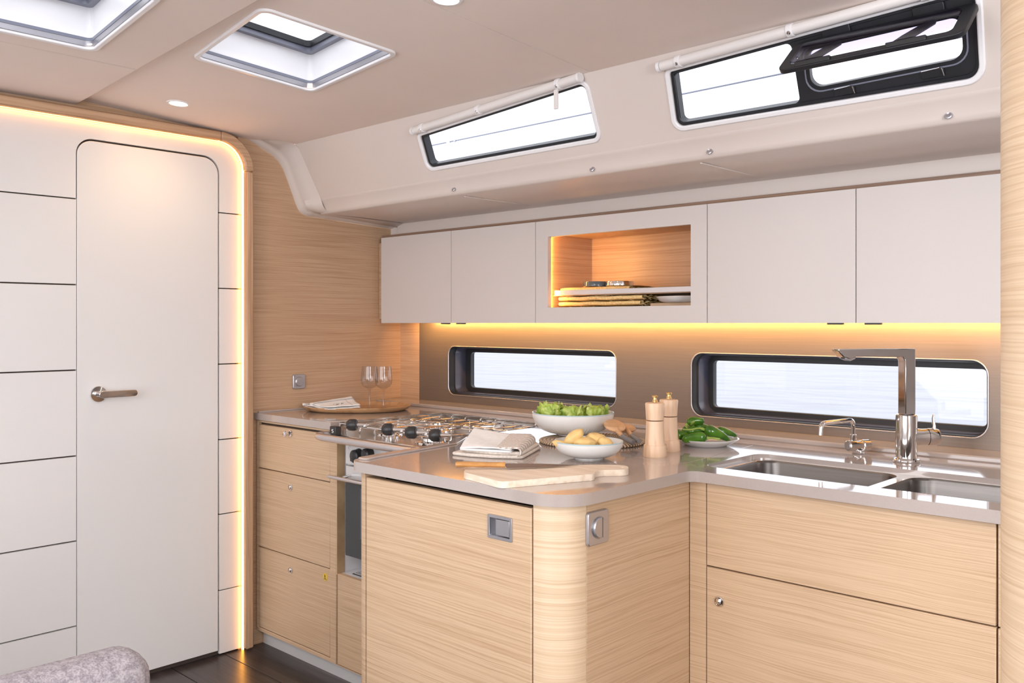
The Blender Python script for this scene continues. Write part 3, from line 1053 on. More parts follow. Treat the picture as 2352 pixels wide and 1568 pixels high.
# yellow round gas pictogram on the lowest drawer
st = obj(MB().lathe([(0, -.0012), (.0135, -.0012), (.0140, 0)], (-2.641, YF + .001, zr(-.8915)), 28, 'Y'), 'round_sticker', M['yellow'], d)
sx, sz = -2.641, zr(-.8915)
def ink(pts, y_, parent, name='printed_mark', mat='ink'):
    obj(MB().plate(pts, [], (0, y_, 0), (1, 0, 0), (0, 0, 1), .0003), name, M[mat], parent)
ink([(sx - .0030, sz - .001), (sx - .0036, sz + .003), (sx - .001, sz + .010), (sx + .0006, sz + .0065), (sx + .0022, sz + .005), (sx + .0032, sz + .001), (sx + .001, sz + .0015), (sx, sz + .004), (sx - .001, sz + .0012)], YF - .0004, st)
ink([(sx - .006, sz - .006), (sx - .0045, sz - .0035), (sx, sz - .001), (sx + .0045, sz - .0035), (sx + .006, sz - .006), (sx + .003, sz - .005), (sx, sz - .003), (sx - .003, sz - .005)], YF - .0004, st)
ink([(sx - .009, sz - .0083), (sx + .009, sz - .0083), (sx + .009, sz - .0072), (sx - .009, sz - .0072)], YF - .0004, st)

# panel and locker below the stove
sb = thing('stove_base_locker', 'oak locker panel with a vented white shelf directly below the stove', 'cabinet', (-2.2, YF, .06))
obj(B(-2.570, -1.905, YF + .001, YF + .019, .062, .374), 'front_panel', M['oak'], sb, bevel=.0015, seg=1)
obj(xzplate([(-2.5735, .058), (-1.905, .058), (-1.905, .0605), (-2.5735, .0605)], [], YF, .018), 'bottom_rail', M['oak'], sb)
obj(B(-2.570, -1.905, YF + .0195, 2.33, .355, .3735), 'shelf', M['trim_white'], sb)
vt = obj(B(-2.53, -2.02, YF + .035, YF + .16, .3735, .3755), 'vent', M['black'], sb)
for i in range(11):
    yy = YF + .040 + i * .0105
    obj(B(-2.525, -2.025, yy, yy + .0045, .3757, .3775), 'slat', M['silver'], vt)
obj(B(-2.570, -1.905, 2.33, 2.34, .36, .86), 'bay_back', M['trim_white'], sb)

# ---- peninsula
PX, PYF = -1.157, 1.370
pn = thing('peninsula_cabinet', 'oak peninsula cabinet with rounded corner post and recessed door latch', 'cabinet', (-1.5, 1.6, 0))
obj(B(-1.842, PX - .02, 1.46, 2.53, .04, .862), 'carcass', M['dark'], pn)
obj(B(-1.90, -1.842, 1.90, 2.53, .04, .862), 'carcass_side', M['trim_white'], pn)
obj(B(-1.846, -1.838, 1.42, 1.90, .03, .868), 'side_panel', M['oak'], pn)
# left corner post, quarter round
c0 = (-1.800, 1.416)
poly = [(c0[0], c0[1] + .02), (-1.846, c0[1] + .02)] + [(c0[0] + .046 * math.cos(PI + t * PI / 2 / 8), c0[1] + .046 * math.sin(PI + t * PI / 2 / 8)) for t in range(9)] + [(c0[0] + .002, PYF + .03)]
obj(MB().plate(poly, [], (0, 0, .012), (1, 0, 0), (0, 1, 0), .856), 'corner_post', M['oak'], pn)
poly = [(-1.236, PYF + .03)] + [(-1.232 + .075 * math.cos(-PI / 2 + t * PI / 2 / 12), PYF + .075 + .075 * math.sin(-PI / 2 + t * PI / 2 / 12)) for t in range(13)] + [(PX - .03, PYF + .078), (PX - .05, PYF + .03)]
poly[1] = (-1.236, PYF)
obj(MB().plate(poly, [], (0, 0, .012), (1, 0, 0), (0, 1, 0), .857), 'corner_post', M['oak_pale'], pn, angle=40)
obj(B(PX - .018, PX, PYF + .0765, YF - .0005, .012, .869), 'side_panel', M['oak'], pn, bevel=.0008, seg=1)
LX0, LX1, LZ0, LZ1 = -1.366, -1.294, zr(-.461), zr(-.410)
dr = obj(xzplate([(-1.7955, .02), (-1.2415, .02), (-1.2415, .858), (-1.7955, .858)], [[(LX0 + .003, LZ0 + .003), (LX1 - .003, LZ0 + .003), (LX1 - .003, LZ1 - .003), (LX0 + .003, LZ1 - .003)]], PYF, .018), 'door', M['oak'], pn, bevel=.0015, seg=1)
ft = obj(xzplate(rr(LX0, LZ0, LX1, LZ1, .003, 3), [rr(LX0 + .0065, LZ0 + .0065, LX1 - .0065, LZ1 - .0065, .002, 3)], PYF - .0035, .006), 'flush_latch', M['satin'], dr, bevel=.001)
obj(MB().add([(LX0 + .006, PYF + .015, LZ0 + .006), (LX1 - .006, PYF + .015, LZ0 + .006), (LX1 - .006, PYF + .015, LZ1 - .006), (LX0 + .006, PYF + .015, LZ1 - .006), (LX0 + .006, PYF - .002, LZ0 + .006), (LX1 - .006, PYF - .002, LZ0 + .006), (LX1 - .006, PYF - .002, LZ1 - .006), (LX0 + .006, PYF - .002, LZ1 - .006)], [(0, 1, 2, 3), (0, 1, 5, 4), (1, 2, 6, 5), (2, 3, 7, 6), (3, 0, 4, 7)]), 'latch_well', M['satin'], ft)
obj(xzplate(rr(LX0 + .022, LZ0 + .0085, LX1 - .0095, LZ1 - .0085, .001, 2), [], PYF - .001, .010), 'latch_lever', M['satin'], ft, bevel=.0008)
# rotary switch on the peninsula side (faces +X)
def switch_x(name, label, x, yc, zc_, s, rb, half=False, rfrac=.30):
    t = thing(name, label, 'switch', (x, yc, zc_))
    obj(MB().plate(rr(yc - s / 2, zc_ - s / 2, yc + s / 2, zc_ + s / 2, .007 * s / .06, 5), [], (x, 0, 0), (0, 1, 0), (0, 0, 1), .009), 'plate', M['satin'], t, bevel=.002)
    obj(MB().lathe([(0, .0145), (rb - .002, .0145), (rb, .0125), (rb, .0085)], (x, yc, zc_), 36, 'X'), 'button', M['satin'], t)
    obj(MB().lathe([(rb, .0085), (rb + .0015, .0092), (rb + .0015, .0085)], (x, yc, zc_), 36, 'X'), 'groove', M['black'], t)
    if half:
        ang = [math.radians(-82 + i * 164 / 12) for i in range(13)]
        pts = [(yc + rb * .16 + rb * .80 * math.cos(a) , zc_ + rb * .96 * math.sin(a)) for a in ang]
        obj(MB().box(x + .0143, x + .0152, yc + rb * .24, yc + rb * .27, zc_ - rb * .93, zc_ + rb * .93), 'split_line', M['black'], t)
    return t
switch_x('rotary_switch', 'satin square switch with a split round button on the peninsula side', PX, 1.476, zr(-.424), .070, .0215, True)
switch_x('light_switch', 'satin square switch with a plain round button on the oak bulkhead', XB, 2.026, zr(-.234), .058, .0185)

# ---- sink cabinet
sc_ = thing('sink_cabinet', 'oak base cabinet with two wide fronts below the sink', 'cabinet', (-.6, YF, 0))
obj(B(PX - .018, .30, YF + .02, 2.53, .04, .70), 'carcass', M['dark'], sc_)
obj(B(PX + .0004, -1.1125, YF, YF + .018, .012, .869), 'stile', M['oak'], sc_, bevel=.0006, seg=1)
for (z0, z1, kn) in ((.6745, .866, False), (.012, .6715, True)):
    for (a, b) in ((-1.1105, -.494), (-.4905, .30)):
        d = obj(xzplate([(a, z0), (b, z0), (b, z1), (a, z1)], [], YF, .017), 'front_panel', M['oak'], sc_, bevel=.0012, seg=1)
        if kn and a < -1:
            knob((-1.077, YF, zr(-.643)), d)

# ---- worktop, one continuous slab
wt = thing('worktop', 'greige L-shaped composite worktop carrying stove and sink', 'worktop', (-1.5, 2.1, W - WT))
X_S0, X_S1 = -2.592, -1.985          # stove opening
out = [(-3.0985, 1.826), (X_S0 - .002, 1.826), (X_S0 - .002, 2.318), (X_S1, 2.318), (X_S1, 1.86), (-1.905, 1.745), (-1.851, 1.355), (-1.139, 1.355), (-1.139, 1.815), (.30, 1.815), (.30, YS - .001), (-3.0985, YS - .001)]
out = rp(out, [0, 0, .004, .004, .01, .02, .045, .085, .025, 0, 0, 0], 8)
SK = rr(-1.160, 1.894, -.30, 2.180, .035, 6)
LID = rp([(-1.80, 1.925), (-1.205, 1.885), (-1.250, 2.335), (-1.80, 2.34)], .03, 6)
LIDI = grow([(-1.80, 1.925), (-1.205, 1.885), (-1.250, 2.335), (-1.80, 2.34)], -.0011)
obj(MB().plate(out, [SK, LID], (0, 0, W - WT), (1, 0, 0), (0, 1, 0), WT), 'slab', M['worktop'], wt, bevel=.0035, seg=3)
obj(MB().plate(rp(LIDI, .029, 6), [], (0, 0, W - WT), (1, 0, 0), (0, 1, 0), WT), 'fridge_lid', M['worktop'], wt, bevel=.0008)
obj(B(-3.098, .30, 2.42, YS - .0005, W - .001, W + .014), 'back_upstand', M['worktop'], wt, bevel=.004, seg=2)
fid = rp([(-1.851, 1.380), (-1.812, 1.384), (-1.826, 1.432), (-1.868, 1.745), (-1.948, 1.865), (-1.9845, 1.862), (-1.905, 1.747)], [.014, .012, .03, .02, .01, .004, .02], 5)
obj(MB().plate(fid, [], (0, 0, W - .001), (1, 0, 0), (0, 1, 0), .006), 'fiddle_rim', M['worktop'], wt, bevel=.003, seg=2)
fid2 = rp([(-3.098, 1.8275), (X_S0 - .004, 1.8275), (X_S0 - .004, 1.842), (-3.098, 1.842)], 0)
obj(MB().plate([(-3.098, 1.842), (-3.098, 2.42), (-3.085, 2.42), (-3.085, 1.842)], [], (0, 0, W - .001), (1, 0, 0), (0, 1, 0), .006), 'fiddle_rim', M['worktop'], wt, bevel=.002, seg=1)

# ---- sink: flange and two bowls in one pressed unit
sk_ = thing('double_sink', 'undermounted double stainless sink set in the greige worktop', 'sink', (-.75, 2.04, W - .2))
bl, br_ = (-1.142, 1.899, -.786, 2.174), (-.758, 1.899, -.32, 2.174)
ZF = W - .0135
ho = [rr(*bl, .045, 6), rr(*br_, .045, 6)]
obj(MB().plate(rr(-1.1595, 1.8945, -.3005, 2.1795, .035, 6), ho, (0, 0, ZF - .002), (1, 0, 0), (0, 1, 0), .002), 'flange', M['steel'], sk_, bevel=.0008, seg=1)
for b4 in (bl, br_):
    rings = []
    for inset, dz_, rad in ((0, -.0005, .045), (.003, -.006, .045), (.006, -.10, .045), (.012, -.135, .045), (.030, -.152, .04), (.06, -.155, .03)):
        rings.append([(p[0], p[1], ZF + dz_) for p in rr(b4[0] + inset, b4[1] + inset, b4[2] - inset, b4[3] - inset, rad, 6)])
    n = len(rings[0])
    vs = [p for r_ in rings for p in r_]
    fs = [(j * n + i, j * n + (i + 1) % n, (j + 1) * n + (i + 1) % n, (j + 1) * n + i) for j in range(len(rings) - 1) for i in range(n)]
    fs.append(tuple((len(rings) - 1) * n + i for i in range(n)))
    bo = obj(MB().add(vs, fs), 'basin', M['sink'], sk_, recalc=False)
    cxx, cyy = (b4[0] + b4[2]) / 2, (b4[1] + b4[3]) / 2
    obj(MB().lathe([(0, -.1545), (.025, -.1535), (.038, -.1515), (.040, -.1545)], (cxx, cyy, ZF), 28), 'drain', M['chrome'], bo)

# ---- tall mixer tap
tx, ty = -.821, 2.298
sd = Vector((-.552, -.834, 0)); sn = Vector((-sd.y, sd.x, 0))
tp = thing('mixer_tap', 'tall polished chrome mixer tap with flat angular spout behind the sink', 'tap', (tx, ty, W))
obj(MB().lathe([(0, .0), (.031, 0), (.032, .004), (.030, .008), (.0255, .010), (.0255, .116), (.024, .118), (0, .118)], (tx, ty, W), 36), 'body', M['chrome'], tp, bevel=.0006, seg=1)
def oriented(poly, z0, th):
    return MB().plate(poly, [], (tx, ty, z0), sd, sn, th)
def side(poly, w):
    """profile in the (spout direction, height) plane, extruded across by w, centred"""
    O = Vector((tx, ty, 0)) + sn * (w / 2)
    return MB().plate(poly, [], O, sd, (0, 0, 1), w)
pf = [(-.0155, W + .118), (.0145, W + .118), (.0145, W + .252), (.022, W + .262), (.150, W + .263), (.165, W + .256), (.186, W + .262), (.2, W + .278), (.2, W + .283), (-.0155, W + .283)]
obj(side(pf, .029), 'spout', M['chrome'], tp, bevel=.0042, seg=3)
obj(side([(.152, W + .2575), (.1655, W + .2525), (.182, W + .2585), (.150, W + .262)], .024), 'aerator', M['satin'], tp, bevel=.001)
R3v = Vector((.7263, .6873, 0)).normalized()
zl = zr(-.283)
p0 = Vector((tx, ty, zl)); 
obj(MB().tube([p0 + R3v * .012, p0 + R3v * .035, p0 + R3v * .050], [.0235, .020, .0205], 24), 'side_body', M['chrome'], tp, angle=45)
Ml = R3v.to_track_quat('Z', 'Y').to_matrix()
hd = obj(MB().lathe([(.0215, .051), (.0215, .072), (.019, .078), (0, .079)], p0, 28, M=Ml), 'lever_cap', M['chrome'], tp, angle=45)
lp = [p0 + R3v * .066 + Vector((0, 0, .006)), p0 + R3v * .068 + Vector((0, 0, .026)), p0 + R3v * .066 + Vector((0, 0, .046)), p0 + R3v * .067 + Vector((0, 0, .056))]
obj(MB().tube(lp, [.012, .008, .006, .0045], 12, flat=.5), 'lever', M['chrome'], hd)

# ---- small filter tap
ft_ = thing('filter_tap', 'small chrome tap with a thin bent spout left of the tall mixer', 'tap', (-.965, 2.345, W))
b0 = Vector((-.965, 2.35, 0))
obj(MB().box(b0.x - .012, b0.x + .014, b0.y - .011, b0.y + .014, W, W + .012), 'foot', M['chrome'], ft_, bevel=.003)
ax = Vector((.45, .89, 0)).normalized()
ctr = b0 + Vector((0, 0, W + .022))
Mk = ax.to_track_quat('Z', 'Y').to_matrix()
bd = obj(MB().lathe([(0, -.033), (.0125, -.033), (.0145, -.031), (.0145, -.012), (.0115, -.010), (.0115, .012), (.0145, .014), (.0145, .034), (.012, .036), (0, .036)], ctr, 28, M=Mk), 'body', M['chrome'], ft_)
obj(MB().lathe([(0, -.0342), (.0098, -.0342), (.0105, -.0325)], ctr, 24, M=Mk), 'dial', M['satin'], bd)
stem0 = b0 + Vector((-.008, -.010, W + .030))
pts = [stem0, Vector((stem0.x, stem0.y, .985)), Vector((-1.000, 2.207, .985)), Vector((-1.0015, 2.203, .957))]
pts[2] = stem0 + Vector((-.024, -.140, .985 - stem0.z)); pts[3] = pts[2] + Vector((-.001, -.003, -.030))
obj(MB().tube(fillet(pts, .018, 7), .0058, 14), 'spout', M['chrome'], ft_, angle=60)
obj(MB().lathe([(0, 0), (.0085, 0), (.0085, .020), (.0065, .022), (0, .022)], stem0, 18), 'collar', M['chrome'], ft_)

# ================================================================ gimballed stove
sv = thing('gimballed_stove', 'stainless marine stove with black clamp knobs and grey front rail', 'stove', (-2.26, 1.85, .44))
sx0, sx1, sy0, sy1 = -2.548, -2.008, 1.80, 2.296
ZS = .862
obj(B(sx0, sx1, sy0, sy1, ZS - .012, ZS), 'hob', M['steel'], sv, bevel=.002)
obj(B(sx0 - .002, sx0 + .001, sy0 + .03, sy1, ZS - .004, W + .006), 'side_guard', M['steel'], sv)
obj(B(sx0, sx1, sy1, sy1 + .003, ZS - .004, W + .004), 'back_guard', M['steel'], sv)
obj(B(sx1 - .001, sx1 + .002, sy0 + .06, sy1, ZS - .004, W - .006), 'side_guard', M['steel'], sv)
# front crash rail
rl = fillet([(sx0 + .004, sy0 + .03, ZS - .002), (sx0 - .016, sy0 - .05, ZS - .001), (sx0 + .03, sy0 - .068, ZS - .002), (sx1 - .03, sy0 - .068, ZS - .002), (sx1 + .012, sy0 - .03, ZS - .002), (sx1 - .004, sy0 + .03, ZS - .002)], .035, 7)
obj(MB().tube(rl, .0125, 14), 'crash_rail', M['rail'], sv, angle=60)
obj(B(sx0 + .004, sx1 - .004, sy0 - .052, sy0 + .004, ZS - .006, ZS - .002), 'front_apron', M['steel'], sv)
bk = obj(B(sx0 + .002, sx0 + .036, sy0 - .012, sy0 + .012, ZS - .002, ZS + .028), 'latch_bracket', M['black'], sv, bevel=.002)
obj(MB().tube(fillet([(sx0 + .024, sy0 - .0128, ZS + .018), (sx0 + .016, sy0 - .0128, ZS + .018), (sx0 + .016, sy0 - .0128, ZS + .013), (sx0 + .024, sy0 - .0128, ZS + .013), (sx0 + .024, sy0 - .0128, ZS + .008), (sx0 + .016, sy0 - .0128, ZS + .008)], .002, 2), .0012, 6), 'emblem', M['white_mark'], bk)
# burners with wire grates
for (bx, by, br) in ((-2.135, 1.895, .048), (-2.40, 1.93, .036), (-2.41, 2.16, .044), (-2.15, 2.15, .036)):
    bn = obj(MB().lathe([(br * 1.25, 0), (br * 1.22, .004), (br * .8, .006), (br * .78, .014), (br * .9, .016), (br * .9, .021), (br * .4, .024), (0, .024)], (bx, by, ZS), 32), 'burner', M['chrome'], sv)
    obj(MB().lathe([(0, .0285), (br * .62, .0283), (br * .68, .026), (br * .66, .0242)], (bx, by, ZS), 32), 'burner_cap', M['steel'], bn)
gr = []
for gx in (-2.515, -2.44, -2.36, -2.285):
    obj(MB().tube(fillet([(gx, 1.835, ZS), (gx, 1.835, ZS + .026), (gx, 2.06, ZS + .028), (gx, 2.27, ZS + .026), (gx, 2.27, ZS)], .006, 3), .0022, 7), 'grate_wire', M['chrome'], sv)
for gx in (-2.235, -2.19, -2.09, -2.03):
    obj(MB().tube(fillet([(gx, 2.02, ZS), (gx, 2.02, ZS + .026), (gx, 2.15, ZS + .028), (gx, 2.27, ZS + .026), (gx, 2.27, ZS)], .006, 3), .0022, 7), 'grate_wire', M['chrome'], sv)
for gy in (1.85, 2.00, 2.06, 2.12, 2.26):
    obj(MB().tube([(-2.53, gy, ZS + .0255), (-2.02 if gy > 2 else -2.27, gy, ZS + .0255)], .0022, 7), 'grate_wire', M['chrome'], sv)
# pot clamps: bars with black knobs
obj(MB().tube([(-2.53, 1.822, W + .002), (-2.015, 1.822, W - .002)], .0032, 8), 'clamp_bar', M['chrome'], sv)
for i, (kx, kzz, L) in enumerate(((-2.437, .902, .36), (-2.249, .902, .30), (-2.134, .902, .22), (-2.023, .903, .12))):
    c = Vector((kx, 1.80, kzz))
    kb = obj(MB().lathe([(0, -.019), (.012, -.017), (.0185, -.009), (.0195, .0), (.0195, .012), (.016, .017), (.0, .018)], c, 24, M=Vector((.80, .60, 0)).to_track_quat('Z', 'Y').to_matrix()), 'clamp_knob', M['black'], sv, angle=50)
    q = Vector((.80, .60, 0)).normalized()
    obj(MB().tube([c + q * .017, c + q * .050], [.0065, .0055], 10), 'threaded_pin', M['chrome'], kb)
    obj(MB().tube([c + q * .045, c + q * .062 + Vector((0, .02, 0)), c + Vector((.03 if i % 2 else -.01, L, -.006))], .0034, 8, flat=.6), 'clamp_arm', M['chrome'], kb)
# oven body
ob = obj(B(-2.545, -2.0, 1.862, 2.29, .44, ZS - .014), 'oven_body', M['silver'], sv, bevel=.003)
pan = obj(B(-2.530, -2.005, 1.842, 1.861, .7575, .850), 'control_panel', M['silver'], sv, bevel=.002)
for (kx, kzz, r_) in ((-2.452, .793, .023), (-2.392, .806, .020)):
    kn = obj(MB().lathe([(.024 * r_ / .022, 0), (.024 * r_ / .022, -.003), (r_, -.006), (r_ * .95, -.024), (r_ * .7, -.028), (0, -.029)], (kx, 1.842, kzz), 24, 'Y'), 'oven_knob', M['black'], pan)
    obj(MB().box(kx - .003, kx + .003, 1.842 - .032, 1.842 - .026, kzz - r_ * .8, kzz + r_ * .9), 'knob_ridge', M['black'], kn) if False else None
yk = 1.8415
obj(MB().tube([(-2.497, yk - .0015, .800), (-2.497, yk - .0015, .776)], .0022, 6), 'printed_key_mark', M['ink'], pan)
obj(MB().lathe([(0, -.002), (.0045, -.0018), (.005, 0)], (-2.497, yk, .774), 12, 'Y'), 'printed_key_mark', M['ink'], pan)
for pts in ([(-2.480, .768), (-2.4725, .768), (-2.4725, .7695), (-2.4785, .7695), (-2.4785, .7722), (-2.4735, .7722), (-2.4735, .7737), (-2.4785, .7737), (-2.4785, .7765), (-2.4725, .7765), (-2.4725, .778), (-2.480, .778)],):
    ink(pts, 1.8418, pan, 'printed_letter_e')
ink(rr(-2.4445, .8335, -2.4405, .8375, .0018, 3), 1.8418, pan, 'printed_dot')
gpts = [(-2.507 + .0055 * math.cos(a), yk, .815 + .0055 * math.sin(a)) for a in [math.radians(30 + i * 26) for i in range(10)]]
obj(MB().tube(gpts, .0006, 5), 'printed_arc', M['satin'], pan)
od = obj(B(-2.528, -2.005, 1.842, 1.861, .7035, .752), 'oven_door_top', M['silver'], sv, bevel=.0015)
obj(B(-2.526, -2.006, 1.838, 1.8605, .446, .7025), 'oven_glass', M['oven_glass'], sv, bevel=.001, seg=1)
obj(B(-2.44, -2.10, 1.8365, 1.8379, .515, .685), 'inner_window', M['smoke_glass'], sv)
obj(MB().tube([(-2.560, 1.795, .7165), (-2.01, 1.795, .7165)], .0068, 12), 'oven_handle', M['rail'], sv)
for hxx in (-2.50, -2.05):
    obj(MB().tube([(hxx, 1.797, .7165), (hxx, 1.845, .7215)], .0045, 8), 'handle_post', M['chrome'], sv)
obj(MB().lathe([(.006, 0), (.007, -.018), (.004, -.024), (0, -.024)], (-2.47, 1.90, .44), 14), 'gas_fitting', M['trim_white'], sv)
for xq in (-2.5722, -2.0):
    pass
obj(MB().tube([(-2.5715, 2.05, .80), (-2.545, 2.05, .80)], .012, 14), 'gimbal_pivot', M['satin'], sv)

# ---- pale oak post in the right foreground, grey seat at the lower left
obj(MB().lathe([(.09, .001), (.09, 1.985), ], (-.217, 1.171, 0), 48), 'round_post', M['oak_pale'], label='pale oak round post filling the right edge of the photo', cat='post')
seat = thing('bench_seat', 'grey upholstered bench backrest at the bottom left corner', 'bench', (-1.50, .2, 0))
mb = MB().box(-1.585, -1.468, -.80, .690, .20, .690)
obj(mb, 'backrest_cushion', M['fabric'], seat, bevel=.05, seg=6)
obj(B(-1.46, -.95, -.80, .62, .30, .44), 'seat_cushion', M['fabric'], seat, bevel=.03, seg=4)
obj(B(-1.58, -.97, -.79, .61, .002, .30), 'base', M['oak'], seat)

# ================================================================ things on the worktop
RT = Vector((.7263, .6873, 0)); FW = Vector((-.6873, .7263, 0))


def bowl(name, label, c, r, h, foot, z, fluted=False):
    t = thing(name, label, 'bowl', (c[0], c[1], z))
    prof_ = []
    for i in range(13):
        a = i / 12
        prof_.append((foot + (r - foot) * math.sin(a * PI / 2) ** .8, .004 + (h - .004) * a ** 1.5))
    inner_ = [(p[0] - .0035, p[1] + .0015) for p in reversed(prof_)][0:-1]
    pr = [(0, .002), (foot * .8, .002), (foot * .85, 0), (foot, 0)] + prof_ + inner_ + [(foot * .6, .0075), (0, .007)]
    obj(MB().lathe(pr, (c[0], c[1], z), 64), 'shell', M['ceramic'], t, angle=50)
    obj(MB().tube([(c[0] + (r - .0015) * math.cos(a), c[1] + (r - .0015) * math.sin(a), z + h) for a in [i * 2 * PI / 64 for i in range(64)]], .0019, 8, closed=True), 'glazed_rim', M['rim_blue'], t)
    if fluted:
        for i in range(72):
            a = i * 2 * PI / 72
            pts = []
            for k in (2, 4, 6, 8):
                q = prof_[k]
                pts.append((c[0] + (q[0] + .0001) * math.cos(a), c[1] + (q[0] + .0001) * math.sin(a), z + q[1]))
            fl_mb.tube(pts, [.0003, .0009, .0007, .0002], 5)
        obj(fl_mb, 'fluting', M['ceramic'], t, kind='stuff')
    return t


fl_mb = MB()
# woven round mat
mc = (-1.62, 2.05)
mt = thing('woven_mat', 'round woven seagrass mat under the large salad bowl', 'mat', (mc[0], mc[1], W + .0005))
for i in range(14):
    r_ = .006 + i * .011
    n = max(16, int(r_ * 420))
    o = obj(MB().tube([(mc[0] + r_ * math.cos(a), mc[1] + r_ * math.sin(a), W + .0045) for a in [k * 2 * PI / n for k in range(n)]], .0056, 8, closed=True, flat=.7), 'coil', M['weave'], mt)

bc = (-1.722, 2.087)
bowl('salad_bowl', 'large white bowl with pale blue rim holding three lettuce heads', bc, .1235, .067, .046, W + .0095, True)
def lettuce(lab, off, rad, seed, zc_):
    random.seed(seed)
    c = Vector((bc[0], bc[1], zc_)) + RT * off[0] + FW * off[1]
    t = thing('lettuce_head', lab, 'lettuce', tuple(c - Vector((0, 0, rad))), 'lettuce heads in the large bowl')
    obj(MB().blob(c - Vector((0, 0, .004)), (rad * .80, rad * .80, rad * .78), 3, amp=.22, fr=2.2), 'heart', M['lettuce'], t)
    for k in range(11):
        az = k * 2 * PI / 11 * 1.62 + random.uniform(-.3, .3)
        tilt = random.uniform(.25, 1.25)
        wdt = random.uniform(.75, 1.0)
        q = Matrix.Rotation(az, 3, 'Z') @ Matrix.Rotation(tilt, 3, 'Y')
        sd_ = random.uniform(0, 50)
        def fn(u, v, q=q, sd_=sd_, wdt=wdt):
            a = (u - .5) * 2.0 * wdt
            b = (v - .30) * 1.45
            edge = max(0, abs(u - .5) * 2 - .35) ** 1.2 + max(0, v - .55)
            r0 = rad * (.84 + .26 * edge)
            d = Vector((math.cos(a) * math.cos(b), math.sin(a) * math.cos(b), math.sin(b)))
            cup = (1 - .08 * abs(u - .5) * 2 * (v))
            d = Vector((math.cos(b) * math.cos(a * cup), math.cos(b) * math.sin(a * cup), math.sin(b)))
            nz = noise.noise(Vector((u * 4 + sd_, v * 4, sd_))) * .24 + noise.noise(Vector((u * 11 + sd_, v * 9, 3))) * .09 * (.4 + 2 * edge)
            vein = .03 * math.cos(u * 40 + v * 8)
            return c + (q @ d) * r0 * (1 + nz + vein * .5)
        lf = obj(MB().grid(fn, 17, 15), 'leaf', M['lettuce'], t, angle=180, solid=.0006, recalc=False)
    return t


lettuce('leftmost tallest lettuce head in the large salad bowl', (-.068, -.014), .039, 3, 1.241 - .267)
lettuce('middle lettuce head in the large salad bowl', (-.001, -.020), .038, 5, 1.241 - .273)
lettuce('rightmost lettuce head in the large salad bowl', (.066, -.012), .038, 9, 1.241 - .273)

sbc = (-1.433, 1.799)
bowl('potato_bowl', 'small white bowl with pale blue rim holding peeled potatoes', sbc, .0885, .0440, .036, W)
pots = [((-1.4689, 1.7351, .9330), (.024, .012, .010), 15, 0, 'low slice of potato at the left of the small bowl'),
        ((-1.448, 1.757, .9515), (.031, .017, .015), -38, 20, 'tall potato leaning up at the left in the small bowl'),
        ((-1.424, 1.770, .9385), (.030, .018, .015), 0, 40, 'front speckled potato half in the middle of the small bowl'),
        ((-1.418, 1.812, .9440), (.027, .022, .016), 10, 60, 'potato lying behind the others in the small bowl'),
        ((-1.387, 1.811, .9365), (.023, .014, .014), 30, 90, 'small potato piece at the right of the small bowl')]
for p, rad, tl, sd_, lab in pots:
    q = Matrix.Rotation(math.atan2(RT.y, RT.x), 3, 'Z') @ Matrix.Rotation(math.radians(tl), 3, 'Y')
    obj(MB().blob(p, rad, 4, q, amp=.14, fr=1.6), 'potato', M['potato'], label=lab, cat='potato', group='peeled potatoes in the small bowl', angle=180)

# spoons
def spoon(lab, head, neck, mid, end, s=1.0):
    head, neck, mid, end = map(Vector, (head, neck, mid, end))
    t = thing('wooden_spoon', lab, 'spoon', tuple(mid), 'wooden spoons with grey handles')
    d = (neck - head).normalized()
    side_ = d.cross(Vector((0, 0, 1))).normalized()
    upv = side_.cross(d)
    q = Matrix((d, side_, upv)).transposed()
    vs = []
    obj(MB().blob(head, (.041 * s, .031 * s, .0105), 4, q), 'spoon_head', M['beech'], t, angle=180)
    obj(MB().tube([head + d * .022, neck, neck.lerp(mid, .6), mid], [.009, .0075, .0062, .0062], 14), 'neck', M['beech'], t, angle=60)
    obj(MB().tube([mid - (end - mid).normalized() * .001, mid.lerp(end, .4), end - (end - mid).normalized() * .002, end], [.0072, .0072, .0072, .0062], 16), 'grey_handle', M['grey_grip'], t, angle=60)
spoon('nearer wooden spoon with grey handle leaning on the large bowl', (-1.5760, 2.0990, .942), (-1.542, 2.073, .9285), (-1.5122, 2.052, .9200), (-1.4487, 2.0158, .9130))
spoon('farther wooden spoon with grey handle lying on the woven mat', (-1.5814, 2.1655, .928), (-1.545, 2.127, .9215), (-1.510, 2.095, .9185), (-1.4491, 2.043, .9130), .9)

